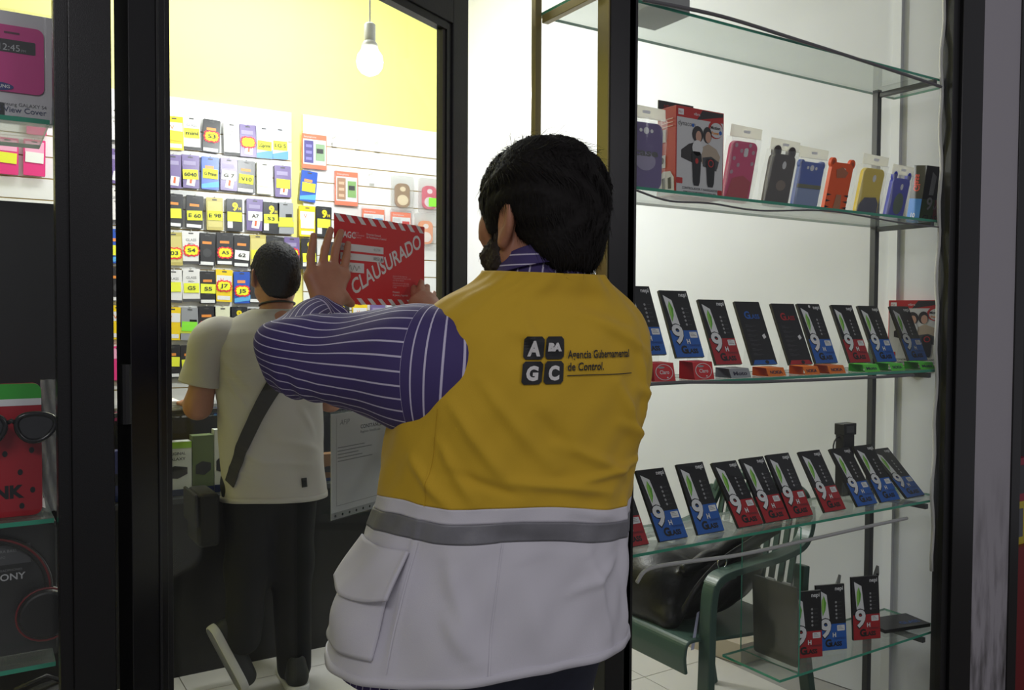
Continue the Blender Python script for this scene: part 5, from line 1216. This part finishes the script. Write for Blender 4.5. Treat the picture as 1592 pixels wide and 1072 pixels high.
# cuff of the raised arm
w0, w1 = arr(cp(492, 501, 1.82)), arr(cp(506, 490, 1.875))
o, _, _ = sleeve('cuff', [tuple(w0), tuple((w0 + w1) / 2), tuple(w1)], [.050, .048, .046], ME, [STR_V], nr=14, seed=9); loc(o); o.modifiers.new('s', 'SOLIDIFY').thickness = .003
CS = Torso([(1.48, .882, 1.298, .10, .095, 0), (1.515, HC[0] + .003, HC[1] - .012, .083, .082, 0), (1.56, HC[0], HC[1] - .02, .071, .076, 0), (1.60, HC[0], HC[1] - .02, .071, .076, 0)], (), 2.0)
ctop = lambda th: 1.562 - .022 * np.sin(th)
loc(loft_part('shirt_collar', CS, cst(1.485), ctop, 20, 96, STR_U, ME, off=.004, solid=.003, uvscale=.075))
loc(loft_part('collar_fold', CS, lambda th: ctop(th) - .036, ctop, 14, 96, STR_V, ME, off=lambda th, z, r: .012 - .008 * r, solid=.003, uvscale=.08))
loc(loft_part('shirt_tail', VS, lambda th: hem(th) - .014 - .012 * np.sin(th * 2 + 1.2), hem, 6, 160, STR_U, ME, off=-.03, uvscale=.24, solid=.002))
J = Field((.5, 1.08, .04), (1.1, 1.62, 1.05), .008)
J.cap((.71, 1.34, .88), (.89, 1.34, .88), .12, .12, k=.05); J.ell((.80, 1.335, .90), (.195, .135, .12), k=.05)
for ax in (.71, .91): J.chain([(ax, 1.34, .84), (ax - .005, 1.35, .5), (ax - .005, 1.33, .08)], [.115, .085, .075], k=.06)
loc(J.build('jeans', JEANS, ME, 2))
for ax in (.71, .905):
    S_ = Field((ax - .09, 1.15, 0), (ax + .09, 1.58, .16), .006); S_.cap((ax, 1.28, .05), (ax, 1.46, .042), .046, .042, k=.02).cap((ax, 1.30, .08), (ax, 1.30, .11), .045, .04, k=.02); V, Q = S_.mesh(2); V[:, 2] = np.maximum(V[:, 2], .003); loc(np_mesh('shoe', V, Q, mat('brown_shoe', (52, 40, 34), .4), ME))

# ------------------------------------------------------------------ customer in the grey T-shirt
P2 = np.array((.985, 3.30, 0.0))
M2 = thing('person', tuple(P2), 'man in a light grey T-shirt with a dark shoulder strap standing at the counter', 'person')
def loc2(o): o.location = (-P2[0], -P2[1], 0); return o
H2 = arr(cp(428, 424, 3.33)); 
F = Field((.55, 2.98, 0), (1.5, 3.86, 1.82), .0065)
head_field(F, H2, 1.0); F.cap(H2 + (0, -.02, -.07), (H2[0], H2[1] - .02, 1.44), .057, .066, k=.03)
cx2 = P2[0]; FT = arr(cp(378, 978, 3.26))
F.cap((cx2, 3.31, 1.35), (cx2, 3.32, .95), .11, .11, k=.05); F.cap((cx2 - .15, 3.31, 1.38), (cx2 + .15, 3.31, 1.38), .055, .055, k=.05)
La = [(cx2 - .205, 3.31, 1.37), (cx2 - .262, 3.34, 1.115), (cx2 - .235, 3.57, 1.105)]; Ra = [(cx2 + .205, 3.31, 1.37), (cx2 + .262, 3.36, 1.115), (cx2 + .2, 3.58, 1.105)]
for A_ in (La, Ra): F.chain(A_, [.056, .047, .032], k=.03)
for s_, A_ in ((1, La), (-1, Ra)):
    w_ = np.array(A_[2]); F.ell(w_ + (0, .05, -.005), (.042, .05, .017), k=.02)
    for q in range(4): bx_ = w_ + np.array(((-.03 + .02 * q), .09, -.008)); F.cap(bx_, bx_ + np.array(((q - 1.5) * .004, .045, 0)), .0095, .0085, k=.003); F.cap(bx_ + np.array(((q - 1.5) * .004, .045, 0)), bx_ + np.array(((q - 1.5) * .005, .07, -.008)), .0085, .0075, k=.003)
    F.chain([w_ + (s_ * .03, .02, -.004), w_ + (s_ * .055, .05, -.008), w_ + (s_ * .058, .08, -.012)], [.016, .011, .009], k=.01)
for ax, ft in ((cx2 - .08, FT), (cx2 + .09, (cx2 + .09, 3.30, .1))): F.chain([(ax, 3.32, .9), (ax, 3.33, .48), ft], [.075, .055, .038], k=.05)
loc2(F.build('body', SKIN, M2, 1))
HF = hair_field(H2, 1.0, thick=.008, nape=-.07); V, Q = HF.mesh(1); N = vnormals(V, Q); V = V + N * (.0012 * RNG.normal(0, 1, len(V)))[:, None]
h2 = loc2(np_mesh('hair', V, Q, mat('cropped_hair', (30, 28, 28), .75, spec=.2), M2)); strands('hair_strands', V, N, 5000, .012, lambda p: np.array((0, -.2, -1.0)), h2, MATS['cropped_hair'], seed=8, wd=.0008, lift=.5)
TS = mat('light_grey_jersey', (178, 174, 168), .85, bump=.06, bscale=900)
ts2 = Torso([(.72, cx2 + .02, 3.315, .202, .140, 0), (.80, cx2 + .018, 3.315, .200, .138, 0), (.95, cx2 + .01, 3.315, .196, .134, 0), (1.10, cx2 + .004, 3.312, .200, .136, 0), (1.25, cx2, 3.308, .214, .138, 0), (1.33, cx2, 3.306, .222, .132, 0), (1.39, cx2 + .002, 3.306, .205, .112, 0), (1.43, cx2 + .004, 3.308, .165, .092, 0), (1.46, cx2 + .006, 3.31, .115, .08, 0), (1.485, H2[0], H2[1] - .02, .076, .072, 0)],
            [(215, .98, 255, .90, .015, .008), (240, .92, 300, .88, .014, .008), (205, .90, 250, .84, .014, .008), (262, .99, 320, .93, .016, .007), (205, 1.30, 240, 1.20, .016, .006), (205, 1.24, 236, 1.12, .014, .006), (318, 1.3, 300, 1.18, .016, .006), (230, 1.12, 262, 1.02, .018, .005), (290, 1.1, 310, 1.0, .016, .006)], 2.3, lambda th, z: .003 * np.sin(th * 6 + z * 22))
loc2(loft_part('t_shirt', ts2, lambda th: .748 + .008 * np.sin(th * 2), cst(1.478), 120, 160, TS, M2, solid=.003))
loc2(loft_part('t_shirt_hem', ts2, lambda th: .748 + .008 * np.sin(th * 2), lambda th: .768 + .008 * np.sin(th * 2), 3, 160, TS, M2, off=.0018, solid=.003))
for A_ in (La, Ra):
    a, b_ = np.array(A_[0]), np.array(A_[1]); sg = np.sign(a[0] - cx2)
    o, _, _ = sleeve('t_shirt_sleeve', [tuple(a + (-sg * .075, 0, .0)), tuple(a + (sg * .005, 0, -.015)), tuple(a + (b_ - a) * .45 + (sg * .012, 0, 0)), tuple(a + (b_ - a) * .68 + (sg * .01, 0, 0))], [.074, .082, .078, .077], M2, [TS], nr=40, seed=11); loc2(o); o.modifiers.new('s', 'SOLIDIFY').thickness = .003
b = MB(); b.tube([(H2[0] + .066 * math.cos(a), H2[1] - .022 + .066 * math.sin(a), 1.497 - .012 * math.sin(a)) for a in [2 * math.pi * k / 32 for k in range(33)]], .004, PL, 8, False); loc2(b.build('necklace_cord', M2, smooth=True))
# hem label
tl = loc2(loft_part('hem_label', ts2, cst(.80), cst(.835), 4, 4, PRINT_K, M2, off=.003, t0=D2(286), t1=D2(293), solid=.001))
J = Field((.7, 2.95, .03), (1.3, 3.58, 1.0), .008); J.ell((cx2 + .015, 3.315, .84), (.185, .125, .13), k=.05)
for ax, ft in ((cx2 - .08, FT + (0, 0, -.03)), (cx2 + .09, (cx2 + .09, 3.30, .07))): J.chain([(ax, 3.315, .8), (ax, 3.335, .48), ft], [.10, .08, .066], k=.05)
loc2(J.build('jeans', mat('dark_jeans', (11, 12, 19), .85, bump=.1, bscale=400), M2, 2))
# sneakers: one flat, one resting on its toe with the sole turned to the camera
SO = mat('white_sole', (206, 206, 206), .5); UP = mat('dark_sneaker', (34, 36, 38), .6)
def shoe(c, M):
    sh_ = loc2_thing = None
    f1 = Field((-.06, -.17, .0), (.06, .17, .13), .006); f1.cap((0, -.10, .05), (0, .09, .042), .042, .04, k=.02).cap((0, -.09, .07), (0, -.08, .1), .04, .038, k=.02); V, Q = f1.mesh(2); V[:, 2] = np.maximum(V[:, 2], .02)
    f2 = Field((-.07, -.18, -.01), (.07, .18, .06), .006); f2.cap((0, -.10, .016), (0, .09, .016), .046, .046, k=.01); W_, R2 = f2.mesh(1); W_[:, 2] = np.clip(W_[:, 2], 0, .03)
    Mm = np.array(M); c = np.array(c)
    u = np_mesh('sneaker', V @ Mm.T + c, Q, UP, M2); loc2(u); s2 = np_mesh('sole', W_ @ Mm.T + c, R2, SO, u); return u
shoe((cx2 + .09, 3.33, 0), Matrix.Rotation(-.1, 3, 'Z'))
cr, cd, up_ = Vector((.845, -.534, 0)), Vector((.534, .845, 0)), Vector((0, 0, 1))
ty = (cr * .46 - up_ * .88).normalized(); tz = ((cr * .88 + up_ * .46) * .8 + cd * .6).normalized(); tx_ = ty.cross(tz).normalized(); tz = tx_.cross(ty)
sc_ = cp(364, 1018, 3.25); shoe(tuple(sc_ - tz * .04), Matrix((tx_, ty, tz)).transposed())
# shoulder bag
SBM = mat('dark_olive_webbing', (30, 27, 19), .7, bump=.2, bscale=300); BGM = mat('dark_bag_cloth', (14, 14, 15), .7, bump=.2, bscale=300)
sb = thing('shoulder_bag', (cx2 - .2, 3.28, .62), 'dark shoulder bag on a strap across the grey T-shirt', 'bag')
n = 40; tt = np.linspace(0, 1, n); th = D2(308) + (D2(207) - D2(308)) * tt; zz = 1.455 + (.83 - 1.455) * tt ** 1.05; vs = []
for t_, z_ in zip(th, zz):
    for dz, of in ((-.026, .006), (.026, .006), (.026, .011), (-.026, .011)): vs.append(ts2(np.array([t_ + .87 * dz / .2]), np.array([z_ - .49 * dz]), of)[0] - np.array((cx2 - .2, 3.28, .62)))
b = MB(); b.add(vs, [(4 * i + k, 4 * i + (k + 1) % 4, 4 * i + 4 + (k + 1) % 4, 4 * i + 4 + k) for i in range(n - 1) for k in range(4)], SBM); b.build('strap', sb)
b = MB(); b.box((-.045, .06, .08), (.08, .2, .2), BGM); b.build('bag_body', sb, bevel=.02, bseg=3)
b = MB(); b.box((-.090, .06, .12), (.012, .202, .12), BGM); b.build('flap', sb, bevel=.005)
